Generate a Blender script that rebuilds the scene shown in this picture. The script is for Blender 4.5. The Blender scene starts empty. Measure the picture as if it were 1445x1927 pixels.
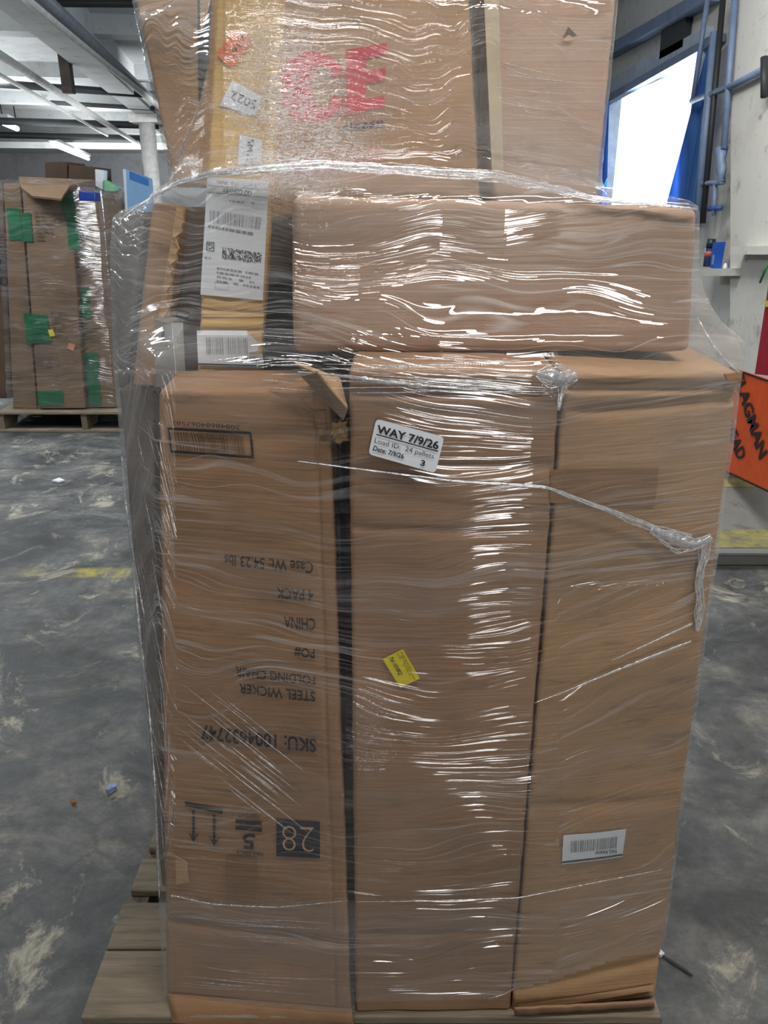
import bpy, bmesh, math, random
import numpy as np
from mathutils import Vector, noise
from mathutils.bvhtree import BVHTree

random.seed(7)
SC = bpy.context.scene
COL = SC.collection

# ------------------------------------------------------------------ camera, light, exposure
CAM_Z, FPX, IW, IH = 1.43, 1500.0, 1445.0, 1927.0
PITCH = math.radians(21.24)
CP, SP = math.cos(PITCH), math.sin(PITCH)
cam_data = bpy.data.cameras.new('camera')
cam = bpy.data.objects.new('camera', cam_data)
COL.objects.link(cam)
cam.location = (0, 0, CAM_Z)
cam.rotation_euler = (math.pi / 2 - PITCH, 0, 0)
cam_data.sensor_fit = 'VERTICAL'
cam_data.sensor_height = 36.0
cam_data.sensor_width = 27.0
cam_data.lens = FPX / IH * 36.0
cam_data.clip_start = 0.02
cam_data.clip_end = 200
SC.camera = cam

SC.view_settings.view_transform = 'Standard'
SC.view_settings.look = 'None'
SC.view_settings.gamma = 1
SC.view_settings.use_curve_mapping = False
SC.view_settings.exposure = 0.0
SC.cycles.use_denoising = True
SC.cycles.max_bounces = 8
SC.cycles.adaptive_threshold = 0.035
SC.cycles.diffuse_bounces = 3
SC.cycles.glossy_bounces = 3
SC.cycles.transparent_max_bounces = 16
SC.cycles.sample_clamp_indirect = 6
SC.cycles.caustics_reflective = False
SC.cycles.caustics_refractive = False

world = bpy.data.worlds.new('world')
SC.world = world
world.use_nodes = True
bg = world.node_tree.nodes['Background']
bg.inputs[0].default_value = (0.86, 0.93, 1.0, 1)
bg.inputs[1].default_value = 2.6


def area(name, loc, target, sx, sy, power, color=(1, 1, 1)):
    d = bpy.data.lights.new(name, 'AREA')
    d.shape = 'RECTANGLE'
    d.size, d.size_y = sx, sy
    d.energy = power
    d.color = color
    o = bpy.data.objects.new(name, d)
    COL.objects.link(o)
    o.location = loc
    o.rotation_euler = (Vector(target) - Vector(loc)).to_track_quat('-Z', 'Y').to_euler()
    return o


# ceiling tubes over the aisle, added fills for ceiling, column and far wall, daylight through the dock door behind and the window
WARM, COOL = (1, 0.97, 0.93), (0.92, 0.97, 1)
area('tube_or_fill_light', (0.75, 0.42, 2.92), (0.75, 0.42, 0), 1.3, 0.10, 26, WARM)
area('tube_or_fill_light', (-0.75, 0.42, 2.92), (-0.75, 0.42, 0), 1.3, 0.10, 19, WARM)
area('tube_or_fill_light', (0.7, 1.5, 2.92), (0.7, 1.5, 0), 1.3, 0.10, 13, WARM)
area('tube_or_fill_light', (-2.6, 4.0, 2.8), (-2.6, 4.4, 0), 1.3, 0.10, 92, COOL)
area('tube_or_fill_light', (-4.5, 9.5, 2.8), (-4.5, 9.5, 0), 0.12, 6.0, 120, COOL)
area('tube_or_fill_light', (-1.4, 11.5, 2.3), (-3.6, 13.8, 1.2), 1.3, 0.10, 90, COOL)  # added lamp hidden behind the load, brightens the column
area('tube_or_fill_light', (-5.5, 18, 2.2), (-5.5, 18, 4), 1.0, 14.0, 190, COOL)  # added upward fill, brightens the far ceiling
area('tube_or_fill_light', (-5.0, 24, 2.3), (-5.0, 31, 2.0), 8.0, 0.4, 700, COOL)  # added fill aimed at the far wall
area('tube_or_fill_light', (-4.5, 8.5, 1.9), (-4.5, 8.5, 4), 2.0, 9.0, 85, COOL)  # added upward fill panel for the ceiling, not a fixture
area('tube_or_fill_light', (-2.2, 3.2, 1.9), (-2.2, 3.2, 4), 1.3, 1.0, 42, COOL)  # added upward fill for the nearer ceiling
area('tube_or_fill_light', (1.0, 3.4, 2.85), (1.7, 4.2, 0.8), 1.3, 0.10, 40, (1, 0.98, 0.95))
area('dock_door_daylight', (1.18, -5.9, 1.35), (1.18, 0, 1.35), 0.92, 2.5, 56, (1.0, 0.98, 0.95))
area('window_daylight', (2.25, 6.6, 1.75), (0.0, 5.2, 1.2), 2.0, 0.8, 70, (0.72, 0.86, 1.0))

# ------------------------------------------------------------------ pixel <-> place


def ray(u, v):
    cx, cy = (u - IW / 2) / FPX, -(v - IH / 2) / FPX
    return np.array([cx, CP + cy * SP, cy * CP - SP])


O = np.array([0, 0, CAM_Z])


def at_y(u, v, Y):
    d = ray(u, v)
    return O + d * (Y / d[1])


def at_z(u, v, z):
    d = ray(u, v)
    return O + d * ((z - CAM_Z) / d[2])


def at_x(u, v, X):
    d = ray(u, v)
    return O + d * (X / d[0])


def proj(p):
    q = np.asarray(p, float) - O
    zc = q[1] * CP - q[2] * SP
    yc = q[1] * SP + q[2] * CP
    return np.array([IW / 2 + FPX * q[0] / zc, IH / 2 - FPX * yc / zc])


# ------------------------------------------------------------------ materials
def lin(c):
    return tuple(((x / 255.0) / 12.92 if x / 255.0 <= 0.04045 else ((x / 255.0 + 0.055) / 1.055) ** 2.4) for x in c) + (1.0,)


class NT:
    def __init__(s, name):
        s.m = bpy.data.materials.new(name)
        s.m.use_nodes = True
        s.t = s.m.node_tree
        s.t.nodes.clear()

    def n(s, kind, props=None, **ins):
        nd = s.t.nodes.new(kind)
        for k, v in (props or {}).items():
            setattr(nd, k, v)
        for k, v in ins.items():
            key = int(k[1:]) if k[0] == 'i' and k[1:].isdigit() else k.replace('_', ' ')
            sock = nd.inputs[key]
            if isinstance(v, bpy.types.NodeSocket):
                s.t.links.new(v, sock)
            elif isinstance(v, bpy.types.Node):
                s.t.links.new(v.outputs[0], sock)
            else:
                sock.default_value = v
        return nd

    def math(s, op, a, b=0.0, clamp=False):
        return s.n('ShaderNodeMath', {'operation': op, 'use_clamp': clamp}, i0=a, i1=b).outputs[0]

    def ramp(s, fac, stops):
        r = s.n('ShaderNodeValToRGB', None, i0=fac)
        e = r.color_ramp.elements
        while len(e) < len(stops):
            e.new(0.5)
        for k, (p, c) in enumerate(stops):
            e[k].position = p
            e[k].color = c if len(c) == 4 else tuple(c) + (1,)
        return r.outputs[0]

    def step(s, fac, a, b):
        return s.n('ShaderNodeMapRange', {'clamp': True}, i0=fac, i1=a, i2=b, i3=0.0, i4=1.0).outputs[0]

    def mixc(s, fac, a, b, mode='MIX'):
        nd = s.n('ShaderNodeMix', {'data_type': 'RGBA', 'blend_type': mode}, i0=fac, i6=a, i7=b)
        return nd.outputs[2]

    def coords(s, scale=(1, 1, 1), kind='Object', rot=(0, 0, 0), loc=(0, 0, 0), src=None):
        if src is None:
            src = s.n('ShaderNodeTexCoord').outputs[kind]
        return s.n('ShaderNodeMapping', None, Vector=src, Scale=scale, Rotation=rot, Location=loc).outputs[0]

    def noise(s, vec, scale=1.0, detail=3.0, rough=0.55, dist=0.0):
        return s.n('ShaderNodeTexNoise', None, Vector=vec, Scale=scale, Detail=detail, Roughness=rough, Distortion=dist).outputs[0]

    def out(s, sh):
        s.n('ShaderNodeOutputMaterial', None, Surface=sh)
        return s.m


MATS = {}


def plain(name, rgb, rough=0.6, metal=0.0, var=0.12, nscale=14, emit=0):
    if name in MATS:
        return MATS[name]
    t = NT(name)
    c = lin(rgb)
    nz = t.noise(t.coords(), nscale, 4)
    dark = tuple(x * (1 - var * 1.6) for x in c[:3]) + (1,)
    lite = tuple(min(1, x * (1 + var)) for x in c[:3]) + (1,)
    col = t.ramp(nz, [(0.3, dark), (0.7, lite)])
    b = t.n('ShaderNodeBsdfPrincipled', None, Base_Color=col, Roughness=rough, Metallic=metal)
    if emit:
        b.inputs['Emission Color'].default_value = c
        b.inputs['Emission Strength'].default_value = emit
    MATS[name] = t.out(b)
    return MATS[name]


def cardboard(name, rgb, stain=0.35, flute=(4, 4, 260), seed=0.0):
    if name in MATS:
        return MATS[name]
    t = NT(name)
    c = lin(rgb)
    base = t.coords((1, 1, 1), loc=(seed, seed * 0.7, seed * 1.3))
    big = t.noise(base, 5, 5, 0.6)
    fib = t.noise(t.coords((3, 3, 60), loc=(seed, 0, 0)), 1.5, 5, 0.7)
    fine = t.noise(t.coords((30, 30, 30)), 9, 3, 0.7)
    flt = t.noise(t.coords(flute), 1.0, 1)
    d = tuple(x * (1 - stain) for x in c[:3]) + (1,)
    col = t.ramp(big, [(0.28, d), (0.56, c), (0.8, tuple(min(1, x * 1.12) for x in c[:3]) + (1,))])
    col = t.mixc(t.step(fib, 0.5, 0.8), col, tuple(x * 0.86 for x in c[:3]) + (1,))
    col = t.mixc(t.math('MULTIPLY', t.step(fine, 0.45, 0.75), 0.25), col, tuple(x * 0.78 for x in c[:3]) + (1,))
    scf = t.noise(t.coords((2, 2, 9), loc=(3 + seed, 0, 0)), 4, 6, 0.7)
    col = t.mixc(t.math('MULTIPLY', t.step(scf, 0.57, 0.72), 0.62), col, (0.09, 0.07, 0.055, 1))
    hgt = t.math('ADD', t.math('MULTIPLY', fib, 0.6), t.math('MULTIPLY', flt, 0.35))
    hgt = t.math('ADD', hgt, t.math('MULTIPLY', big, 1.5))
    bump = t.n('ShaderNodeBump', None, Strength=0.35, Distance=0.004, Height=hgt)
    b = t.n('ShaderNodeBsdfPrincipled', None, Base_Color=col, Roughness=0.75, Normal=bump.outputs[0])
    MATS[name] = t.out(b)
    return MATS[name]


def wood(name, rgb, axis_scale):
    if name in MATS:
        return MATS[name]
    t = NT(name)
    c = lin(rgb)
    g = t.noise(t.coords(axis_scale), 2.2, 6, 0.65, 0.6)
    big = t.noise(t.coords((2, 2, 2)), 3, 4)
    col = t.ramp(g, [(0.3, tuple(x * 0.5 for x in c[:3])), (0.52, c), (0.75, tuple(min(1, x * 1.3) for x in c[:3]))])
    col = t.mixc(t.math('MULTIPLY', t.step(big, 0.45, 0.7), 0.5), col, tuple(x * 0.5 for x in c[:3]) + (1,))
    bump = t.n('ShaderNodeBump', None, Strength=0.4, Distance=0.004, Height=g)
    MATS[name] = t.out(t.n('ShaderNodeBsdfPrincipled', None, Base_Color=col, Roughness=0.8, Normal=bump.outputs[0]))
    return MATS[name]


def concrete_floor():
    t = NT('stained_concrete')
    P = t.coords()
    big = t.noise(P, 0.55, 5, 0.6)
    med = t.noise(t.coords((1, 1.5, 1)), 2.7, 10, 0.7, 0.6)
    fine = t.noise(P, 15, 9, 0.78)
    col = t.ramp(med, [(0.36, lin((54, 57, 58))), (0.47, lin((92, 94, 95))), (0.58, lin((122, 121, 118))), (0.72, lin((166, 161, 144)))])
    col = t.mixc(t.math('MULTIPLY', t.step(fine, 0.42, 0.66), 0.7), col, lin((58, 60, 60)))
    patch = t.noise(t.coords((1.3, 1.0, 1), loc=(5, 2, 0)), 3.3, 11, 0.74, 0.8)
    col = t.mixc(t.math('MULTIPLY', t.step(patch, 0.56, 0.64), 0.75), col, lin((186, 180, 160)))
    dirt = t.noise(t.coords((1, 1, 1), loc=(1, 8, 0)), 1.2, 8, 0.68)
    col = t.mixc(t.math('MULTIPLY', t.step(dirt, 0.5, 0.66), 0.85), col, lin((42, 44, 45)))
    # worn remains of a yellow aisle line
    sep = t.n('ShaderNodeSeparateXYZ', None, Vector=P)
    yy = t.math('ABSOLUTE', t.math('SUBTRACT', sep.outputs[1], 2.985))
    line = t.math('MULTIPLY', t.math('SUBTRACT', 1.0, t.step(yy, 0.03, 0.055)), t.step(sep.outputs[0], -1.55, -1.2))
    line = t.math('MULTIPLY', line, t.math('SUBTRACT', 1.0, t.step(sep.outputs[0], -0.9, -0.6)))
    line = t.math('MULTIPLY', line, t.step(t.noise(P, 7, 5, 0.7), 0.42, 0.62))
    col = t.mixc(t.math('MULTIPLY', line, 0.8), col, lin((190, 175, 60)))
    vor = t.n('ShaderNodeTexVoronoi', {'feature': 'DISTANCE_TO_EDGE'}, Vector=t.n('ShaderNodeMix', {'data_type': 'VECTOR'}, i0=0.12, i4=P, i5=t.n('ShaderNodeTexNoise', None, Vector=P, Scale=3.0, Detail=5.0).outputs[1]).outputs[1], Scale=1.1)
    crack = t.math('SUBTRACT', 1.0, t.step(vor.outputs[0], 0.0, 0.008))
    crack = t.math('MULTIPLY', crack, t.step(t.noise(P, 0.8, 3), 0.5, 0.6))
    col = t.mixc(t.math('MULTIPLY', crack, 0.7), col, (0.02, 0.02, 0.02, 1))
    h = t.math('ADD', t.math('MULTIPLY', fine, 0.6), med)
    bump = t.n('ShaderNodeBump', None, Strength=0.35, Distance=0.01, Height=h)
    rough = t.n('ShaderNodeMapRange', None, i0=med, i1=0.3, i2=0.7, i3=0.45, i4=0.8).outputs[0]
    return t.out(t.n('ShaderNodeBsdfPrincipled', None, Base_Color=col, Roughness=rough, Normal=bump.outputs[0]))


def painted_masonry(name, rgb, dirty=(120, 116, 104), cracks=0.6):
    t = NT(name)
    P = t.coords()
    a = t.noise(P, 1.5, 8, 0.65)
    b_ = t.noise(P, 9, 6, 0.7)
    col = t.mixc(t.math('MULTIPLY', t.step(a, 0.5, 0.72), 0.55), lin(rgb), lin(dirty))
    col = t.mixc(t.math('MULTIPLY', t.step(b_, 0.58, 0.7), 0.5), col, lin(tuple(x * 0.6 for x in dirty)))
    vor = t.n('ShaderNodeTexVoronoi', {'feature': 'DISTANCE_TO_EDGE'}, Vector=t.coords((1, 1, 1.6)), Scale=1.4)
    crack = t.math('SUBTRACT', 1.0, t.step(vor.outputs[0], 0.0, 0.008))
    crack = t.math('MULTIPLY', crack, t.step(t.noise(P, 3, 4), 0.54, 0.64))
    col = t.mixc(t.math('MULTIPLY', crack, cracks), col, (0.05, 0.05, 0.05, 1))
    bump = t.n('ShaderNodeBump', None, Strength=0.4, Distance=0.01, Height=b_)
    return t.out(t.n('ShaderNodeBsdfPrincipled', None, Base_Color=col, Roughness=0.7, Normal=bump.outputs[0]))


def film_material(name, base_gloss=0.13, haze=0.022, rough=0.022):
    """Clear stretch film: transparent, a glossy skin with wrinkles along the wrap, milky where it is folded."""
    t = NT(name)
    uv = t.n('ShaderNodeTexCoord').outputs['UV']
    crk = t.n('ShaderNodeAttribute', {'attribute_name': 'crinkle'}).outputs['Fac']
    dia = t.n('ShaderNodeAttribute', {'attribute_name': 'diagonal'}).outputs['Fac']
    warp = t.noise(t.coords((1.3, 2.2, 1), src=uv), 2.0, 2)
    sep = t.n('ShaderNodeSeparateXYZ', None, Vector=uv)
    v2 = t.math('ADD', sep.outputs[1], t.math('MULTIPLY', t.math('SUBTRACT', warp, 0.5), 0.16))
    v2 = t.math('ADD', v2, t.math('MULTIPLY', dia, 1.0))
    w = t.n('ShaderNodeCombineXYZ', None, X=sep.outputs[0], Y=v2, Z=0.0).outputs[0]
    n1 = t.noise(t.coords((5.0, 92, 1), src=w), 1.0, 1, 0.5)
    n2 = t.noise(t.coords((8, 210, 1), src=w, loc=(4, 9, 0)), 1.0, 1, 0.5)
    n0 = t.noise(t.coords((2.0, 30, 1), src=w, loc=(1, 5, 0)), 1.0, 1, 0.5)
    nc = t.noise(t.coords((120, 150, 1), src=uv, loc=(2, 3, 0)), 1.0, 3, 0.6, 1.2)
    nd = t.noise(t.coords((40, 260, 1), src=uv, rot=(0, 0, 0.9)), 1.0, 2, 0.6, 0.6)
    hw = t.math('ADD', t.math('MULTIPLY', n0, 1.2), t.math('ADD', t.math('MULTIPLY', n1, 1.0), t.math('MULTIPLY', n2, 0.3)))
    hc = t.math('ADD', t.math('MULTIPLY', nc, 0.9), t.math('MULTIPLY', nd, 0.7))
    h = t.math('ADD', t.math('MULTIPLY', hw, t.math('SUBTRACT', 1.0, t.math('MULTIPLY', crk, 0.6))), t.math('MULTIPLY', hc, crk))
    calm = t.n('ShaderNodeAttribute', {'attribute_name': 'calm'}).outputs['Fac']
    h = t.math('MULTIPLY', h, t.math('SUBTRACT', 1.0, calm))
    bump = t.n('ShaderNodeBump', None, Strength=1.0, Distance=0.0065, Height=h).outputs[0]
    gl = t.n('ShaderNodeBsdfGlossy', None, Color=(1, 1, 1, 1), Roughness=rough, Normal=bump)
    fr = t.n('ShaderNodeLayerWeight', None, Blend=0.25, Normal=bump).outputs[1]
    # film lies in several passes: gloss comes and goes over broad bands
    band = t.step(t.noise(t.coords((1.0, 7, 1), src=w, loc=(7, 1, 0)), 1.0, 3), 0.36, 0.62)
    g = t.math('ADD', t.math('MULTIPLY', fr, 0.22), t.math('ADD', base_gloss, t.math('MULTIPLY', crk, 0.10)))
    g = t.math('MULTIPLY', g, t.math('ADD', 0.35, t.math('MULTIPLY', band, 0.9)), True)
    tr = t.n('ShaderNodeBsdfTransparent', None, Color=(1, 1, 1, 1))
    s1 = t.n('ShaderNodeMixShader', None, i0=g, i1=tr, i2=gl)
    mlk = t.n('ShaderNodeAttribute', {'attribute_name': 'layers'}).outputs['Fac']

    def wisps(field, wid):
        return t.math('SUBTRACT', 1.0, t.step(t.math('ABSOLUTE', t.math('SUBTRACT', field, 0.5)), 0.0, wid))
    where = t.step(t.noise(t.coords((1.5, 9, 1), src=w, loc=(5, 5, 0)), 1.0, 4, 0.6), 0.42, 0.66)
    streak = t.math('MULTIPLY', t.step(t.noise(t.coords((2.2, 170, 1), src=w, loc=(3, 2, 0)), 1.0, 3, 0.65), 0.60, 0.74), 0.34)
    lines_ = t.math('MULTIPLY', wisps(t.noise(t.coords((1.6, 60, 1), src=w, loc=(8, 2, 0)), 1.0, 2, 0.5), 0.022), 0.5)
    cross = t.noise(t.coords((1.2, 46, 1), src=uv, rot=(0, 0, 0.55), loc=(2, 7, 0)), 1.0, 2, 0.5)
    cross = t.math('MULTIPLY', wisps(cross, 0.016), t.math('MULTIPLY', t.step(t.noise(t.coords((2.5, 3.5, 1), src=uv, loc=(3, 3, 0)), 1.0, 2), 0.52, 0.66), 0.4))
    streak = t.math('MAXIMUM', t.math('MULTIPLY', t.math('MAXIMUM', streak, lines_), where), cross)
    soft = t.math('MULTIPLY', t.step(t.noise(t.coords((1.2, 22, 1), src=w, loc=(9, 4, 0)), 1.0, 3), 0.48, 0.75), 0.12)
    cst = t.math('MAXIMUM', wisps(nc, 0.035), wisps(nd, 0.06))
    cst = t.math('MULTIPLY', cst, t.math('MULTIPLY', crk, 0.95))
    mk = t.math('ADD', t.math('ADD', streak, soft), t.math('ADD', t.math('ADD', haze, mlk), cst), True)
    milky = t.n('ShaderNodeMixShader', None, i0=0.4, i1=t.n('ShaderNodeBsdfDiffuse', None, Color=(0.75, 0.77, 0.8, 1)), i2=t.n('ShaderNodeBsdfTranslucent', None, Color=(0.75, 0.77, 0.8, 1)))
    s2 = t.n('ShaderNodeMixShader', None, i0=mk, i1=s1, i2=milky)
    m = t.out(s2)
    return m


def fold_material(name, clear=0.55):
    t = NT(name)
    nz = t.noise(t.coords((60, 60, 60)), 2, 3, 0.6)
    bump = t.n('ShaderNodeBump', None, Strength=0.25, Distance=0.003, Height=nz).outputs[0]
    gl = t.n('ShaderNodeBsdfGlossy', None, Color=(1, 1, 1, 1), Roughness=0.1, Normal=bump)
    df = t.n('ShaderNodeBsdfDiffuse', None, Color=(0.92, 0.94, 0.97, 1), Normal=bump)
    tl = t.n('ShaderNodeBsdfTranslucent', None, Color=(0.8, 0.82, 0.86, 1))
    tr = t.n('ShaderNodeBsdfTransparent', None, Color=(1, 1, 1, 1))
    a = t.n('ShaderNodeMixShader', None, i0=0.4, i1=df, i2=tl)
    a = t.n('ShaderNodeMixShader', None, i0=0.38, i1=a, i2=gl)
    k = t.math('MULTIPLY', t.step(nz, 0.25, 0.7), clear + 0.3, True)
    return t.out(t.n('ShaderNodeMixShader', None, i0=k, i1=a, i2=tr))


# ------------------------------------------------------------------ object helpers
BASE = {}


def tag(o, label, cat, group=None, kind=None):
    if label:
        o['label'] = label
    if cat:
        o['category'] = cat
    if group:
        o['group'] = group
    if kind:
        o['kind'] = kind
    return o


def thing(name, base, label, cat, group=None):
    o = bpy.data.objects.new(name, None)
    COL.objects.link(o)
    o.empty_display_size = 0.05
    o.location = [float(x) for x in base]
    BASE[o] = np.asarray(base, float)
    return tag(o, label, cat, group)


def mesh_obj(name, verts, faces, m, parent=None, smooth=False, base=None, uvs=None):
    b = BASE[parent] if parent is not None else (np.zeros(3) if base is None else np.asarray(base, float))
    me = bpy.data.meshes.new(name)
    me.from_pydata([tuple(float(c) for c in (np.asarray(v, float) - b)) for v in verts], [], [tuple(int(i) for i in f) for f in faces])
    me.update()
    if smooth:
        me.polygons.foreach_set('use_smooth', [True] * len(me.polygons))
    for mm in (m if isinstance(m, (list, tuple)) else [m]):
        me.materials.append(mm)
    o = bpy.data.objects.new(name, me)
    COL.objects.link(o)
    if parent is not None:
        o.parent = parent
    else:
        o.location = [float(x) for x in b]
    BASE[o] = b
    return o


class MB:
    """collects vertices and faces of one mesh"""

    def __init__(s):
        s.v, s.f = [], []

    def add(s, vs, fs):
        k = len(s.v)
        s.v += [np.asarray(x, float) for x in vs]
        s.f += [tuple(i + k for i in f) for f in fs]
        return s

    def hexa(s, c):
        """c: 8 corners, front quad (tl,tr,br,bl) then back quad"""
        return s.add(c, [(0, 3, 2, 1), (4, 5, 6, 7), (0, 1, 5, 4), (3, 7, 6, 2), (0, 4, 7, 3), (1, 2, 6, 5)])

    def box(s, lo, hi):
        (x0, y0, z0), (x1, y1, z1) = lo, hi
        return s.hexa([(x0, y0, z1), (x1, y0, z1), (x1, y0, z0), (x0, y0, z0), (x0, y1, z1), (x1, y1, z1), (x1, y1, z0), (x0, y1, z0)])

    def slab(s, quad, thick):
        q = [np.asarray(p, float) for p in quad]
        n = np.cross(q[1] - q[0], q[3] - q[0])
        n /= np.linalg.norm(n)
        mid = sum(q) / 4
        if np.dot(n, mid - O) < 0:
            n = -n
        return s.hexa(q + [p + n * thick for p in q])

    def tube(s, pts, r, seg=8, flat=1.0):
        pts = [np.asarray(p, float) for p in pts]
        n = len(pts)
        rr = r if isinstance(r, (list, tuple, np.ndarray)) else [r] * n
        k = len(s.v)
        for i in range(n):
            d = pts[min(i + 1, n - 1)] - pts[max(i - 1, 0)]
            d /= max(np.linalg.norm(d), 1e-9)
            ref = np.array([0, 0, 1.0]) if abs(d[2]) < 0.9 else np.array([1.0, 0, 0])
            a = np.cross(d, ref)
            a /= np.linalg.norm(a)
            b = np.cross(d, a)
            for j in range(seg):
                t = 2 * math.pi * j / seg
                s.v.append(pts[i] + rr[i] * (math.cos(t) * a * flat + math.sin(t) * b))
        for i in range(n - 1):
            for j in range(seg):
                j2 = (j + 1) % seg
                s.f.append((k + i * seg + j, k + i * seg + j2, k + (i + 1) * seg + j2, k + (i + 1) * seg + j))
        s.f.append(tuple(k + j for j in range(seg))[::-1])
        s.f.append(tuple(k + (n - 1) * seg + j for j in range(seg)))
        return s

    def build(s, name, m, parent=None, smooth=False, base=None):
        return mesh_obj(name, s.v, s.f, m, parent, smooth, base)


def struct(o):
    o['kind'] = 'structure'
    return o


def bevel(o, w, seg=2):
    md = o.modifiers.new('bevel', 'BEVEL')
    md.width = w
    md.segments = seg
    md.limit_method = 'ANGLE'
    return o


# ------------------------------------------------------------------ cartons: front face given by four photo points and depths
HULL = []


class Face:
    def __init__(s, px, dep, bulge=0.0, amp=0.0012, seed=0, creases=(), vcreases=()):
        s.vcreases = vcreases
        dep = [dep] * 4 if not isinstance(dep, (list, tuple)) else dep
        s.c = [at_y(px[i][0], px[i][1], dep[i]) for i in range(4)]   # tl tr br bl
        n = np.cross(s.c[1] - s.c[0], s.c[3] - s.c[0])
        n /= np.linalg.norm(n)
        if np.dot(n, s.c[0] - O) > 0:
            n = -n
        s.n = n
        s.w = (np.linalg.norm(s.c[1] - s.c[0]) + np.linalg.norm(s.c[2] - s.c[3])) / 2
        s.h = (np.linalg.norm(s.c[3] - s.c[0]) + np.linalg.norm(s.c[2] - s.c[1])) / 2
        s.bulge, s.amp, s.seed, s.creases = bulge, amp, seed, creases

    def disp(s, a, t):
        d = s.bulge * math.sin(math.pi * min(max(a, 0), 1)) * math.sin(math.pi * min(max(t, 0), 1))
        d += s.amp * 2 * noise.noise(Vector((a * s.w * 9 + s.seed, t * s.h * 9, s.seed)))
        d += s.amp * 3 * noise.noise(Vector((a * s.w * 3.5, t * s.h * 4 + s.seed, s.seed)))
        for (t0, slope, dep, wid, a0, a1) in s.creases:
            if a0 - 0.05 < a < a1 + 0.05:
                k = min(1, max(0, (a - a0) / 0.06 + 0.5)) * min(1, max(0, (a1 - a) / 0.06 + 0.5))
                d -= k * dep * math.exp(-((t - t0 - slope * a) / wid) ** 2)
        for (a0, dep, wid) in s.vcreases:
            d -= dep * math.exp(-((a - a0) / wid) ** 2)
        return d

    def point(s, a, t, off=0.0):
        """a: 0 left .. 1 right, t: 0 bottom .. 1 top"""
        p = (s.c[0] * (1 - a) + s.c[1] * a) * t + (s.c[3] * (1 - a) + s.c[2] * a) * (1 - t)
        return p + s.n * (s.disp(a, t) + off)

    def inv(s, px, off=0.0):
        a = t = 0.5
        for _ in range(12):
            e = proj(s.point(a, t, off)) - px
            J = np.array([(proj(s.point(a + 1e-4, t, off)) - proj(s.point(a - 1e-4, t, off))) / 2e-4,
                          (proj(s.point(a, t + 1e-4, off)) - proj(s.point(a, t - 1e-4, off))) / 2e-4]).T
            da = np.linalg.solve(J, -e)
            a, t = a + da[0], t + da[1]
            if abs(da).max() < 1e-6:
                break
        return a, t

    def place(s, pts, quad, off):
        """unit-square points (0,0 bottom-left) laid into a photo quad tl,tr,br,bl on this face"""
        q = [s.inv(np.array(p, float), off) for p in quad]
        out = []
        for x, y in pts:
            w = [(1 - x) * y, x * y, x * (1 - y), (1 - x) * (1 - y)]
            out.append(s.point(sum(w[i] * q[i][0] for i in range(4)), sum(w[i] * q[i][1] for i in range(4)), off))
        return out


def lines(n_len, rad, step):
    k = max(2, int(n_len / step))
    xs = [0, rad * 0.3, rad * 0.7, rad]
    xs += [rad + (n_len - 2 * rad) * i / k for i in range(1, k)]
    xs += [n_len - rad, n_len - rad * 0.7, n_len - rad * 0.3, n_len]
    return [x / n_len for x in xs]


def carton_mesh(face, depth, rad=0.008, step=0.02, back_dir=None, dstep=0.08, taper=1.0):
    nb = -face.n if back_dir is None else np.asarray(back_dir, float)
    if back_dir is None:
        nb = np.array([nb[0], nb[1], 0.0])
        nb /= np.linalg.norm(nb)
    W, H, D = face.w, face.h, depth
    sx, sy, sz = lines(W, rad, step), lines(H, rad, step), lines(D, rad, dstep)
    for (t0, slope, dep, wid, a0, a1) in face.creases:
        lo_, hi_ = t0 + min(0, slope) - 2 * wid, t0 + max(0, slope) + 2 * wid
        sy += [x for x in np.arange(lo_, hi_, wid * 0.6) if 0.012 < x < 0.988]
    for (a0, dep, wid) in face.vcreases:
        sx += [a0 + k * wid * 0.6 for k in range(-3, 4)]
    sy = sorted(sy)
    sx = sorted(sx)
    vid, vs, fs = {}, [], []

    def vert(i, j, k):
        key = (i, j, k)
        if key in vid:
            return vid[key]
        p = np.array([sx[i] * W, sy[j] * H, sz[k] * D])
        S = np.array([W, H, D])
        q = np.minimum(np.maximum(p, rad), S - rad)
        d = p - q
        L = np.linalg.norm(d)
        if L > 1e-9:
            jit = 1 + 0.5 * noise.noise(Vector((p[0] * 40 + face.seed, p[1] * 40, p[2] * 40)))
            p = q + d / L * rad * (1 - 0.35 * max(0, jit - 0.8))
        a, b, c = p / S
        a2 = (a - 0.5) * (1 + (taper - 1) * c) + 0.5
        dsp = face.disp(a, b)
        pt = (face.c[0] * (1 - a2) + face.c[1] * a2) * b + (face.c[3] * (1 - a2) + face.c[2] * a2) * (1 - b)
        pt = pt + nb * (c * D) + face.n * dsp * max(0, 1 - c * 4)
        vid[key] = len(vs)
        vs.append(pt)
        return vid[key]

    nx, ny, nz = len(sx) - 1, len(sy) - 1, len(sz) - 1
    for i in range(nx):
        for j in range(ny):
            fs.append((vert(i, j, 0), vert(i + 1, j, 0), vert(i + 1, j + 1, 0), vert(i, j + 1, 0)))
            fs.append((vert(i, j, nz), vert(i, j + 1, nz), vert(i + 1, j + 1, nz), vert(i + 1, j, nz)))
    for i in range(nx):
        for k in range(nz):
            fs.append((vert(i, 0, k), vert(i, 0, k + 1), vert(i + 1, 0, k + 1), vert(i + 1, 0, k)))
            fs.append((vert(i, ny, k), vert(i + 1, ny, k), vert(i + 1, ny, k + 1), vert(i, ny, k + 1)))
    for j in range(ny):
        for k in range(nz):
            fs.append((vert(0, j, k), vert(0, j + 1, k), vert(0, j + 1, k + 1), vert(0, j, k + 1)))
            fs.append((vert(nx, j, k), vert(nx, j, k + 1), vert(nx, j + 1, k + 1), vert(nx, j + 1, k)))
    return vs, fs


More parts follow.
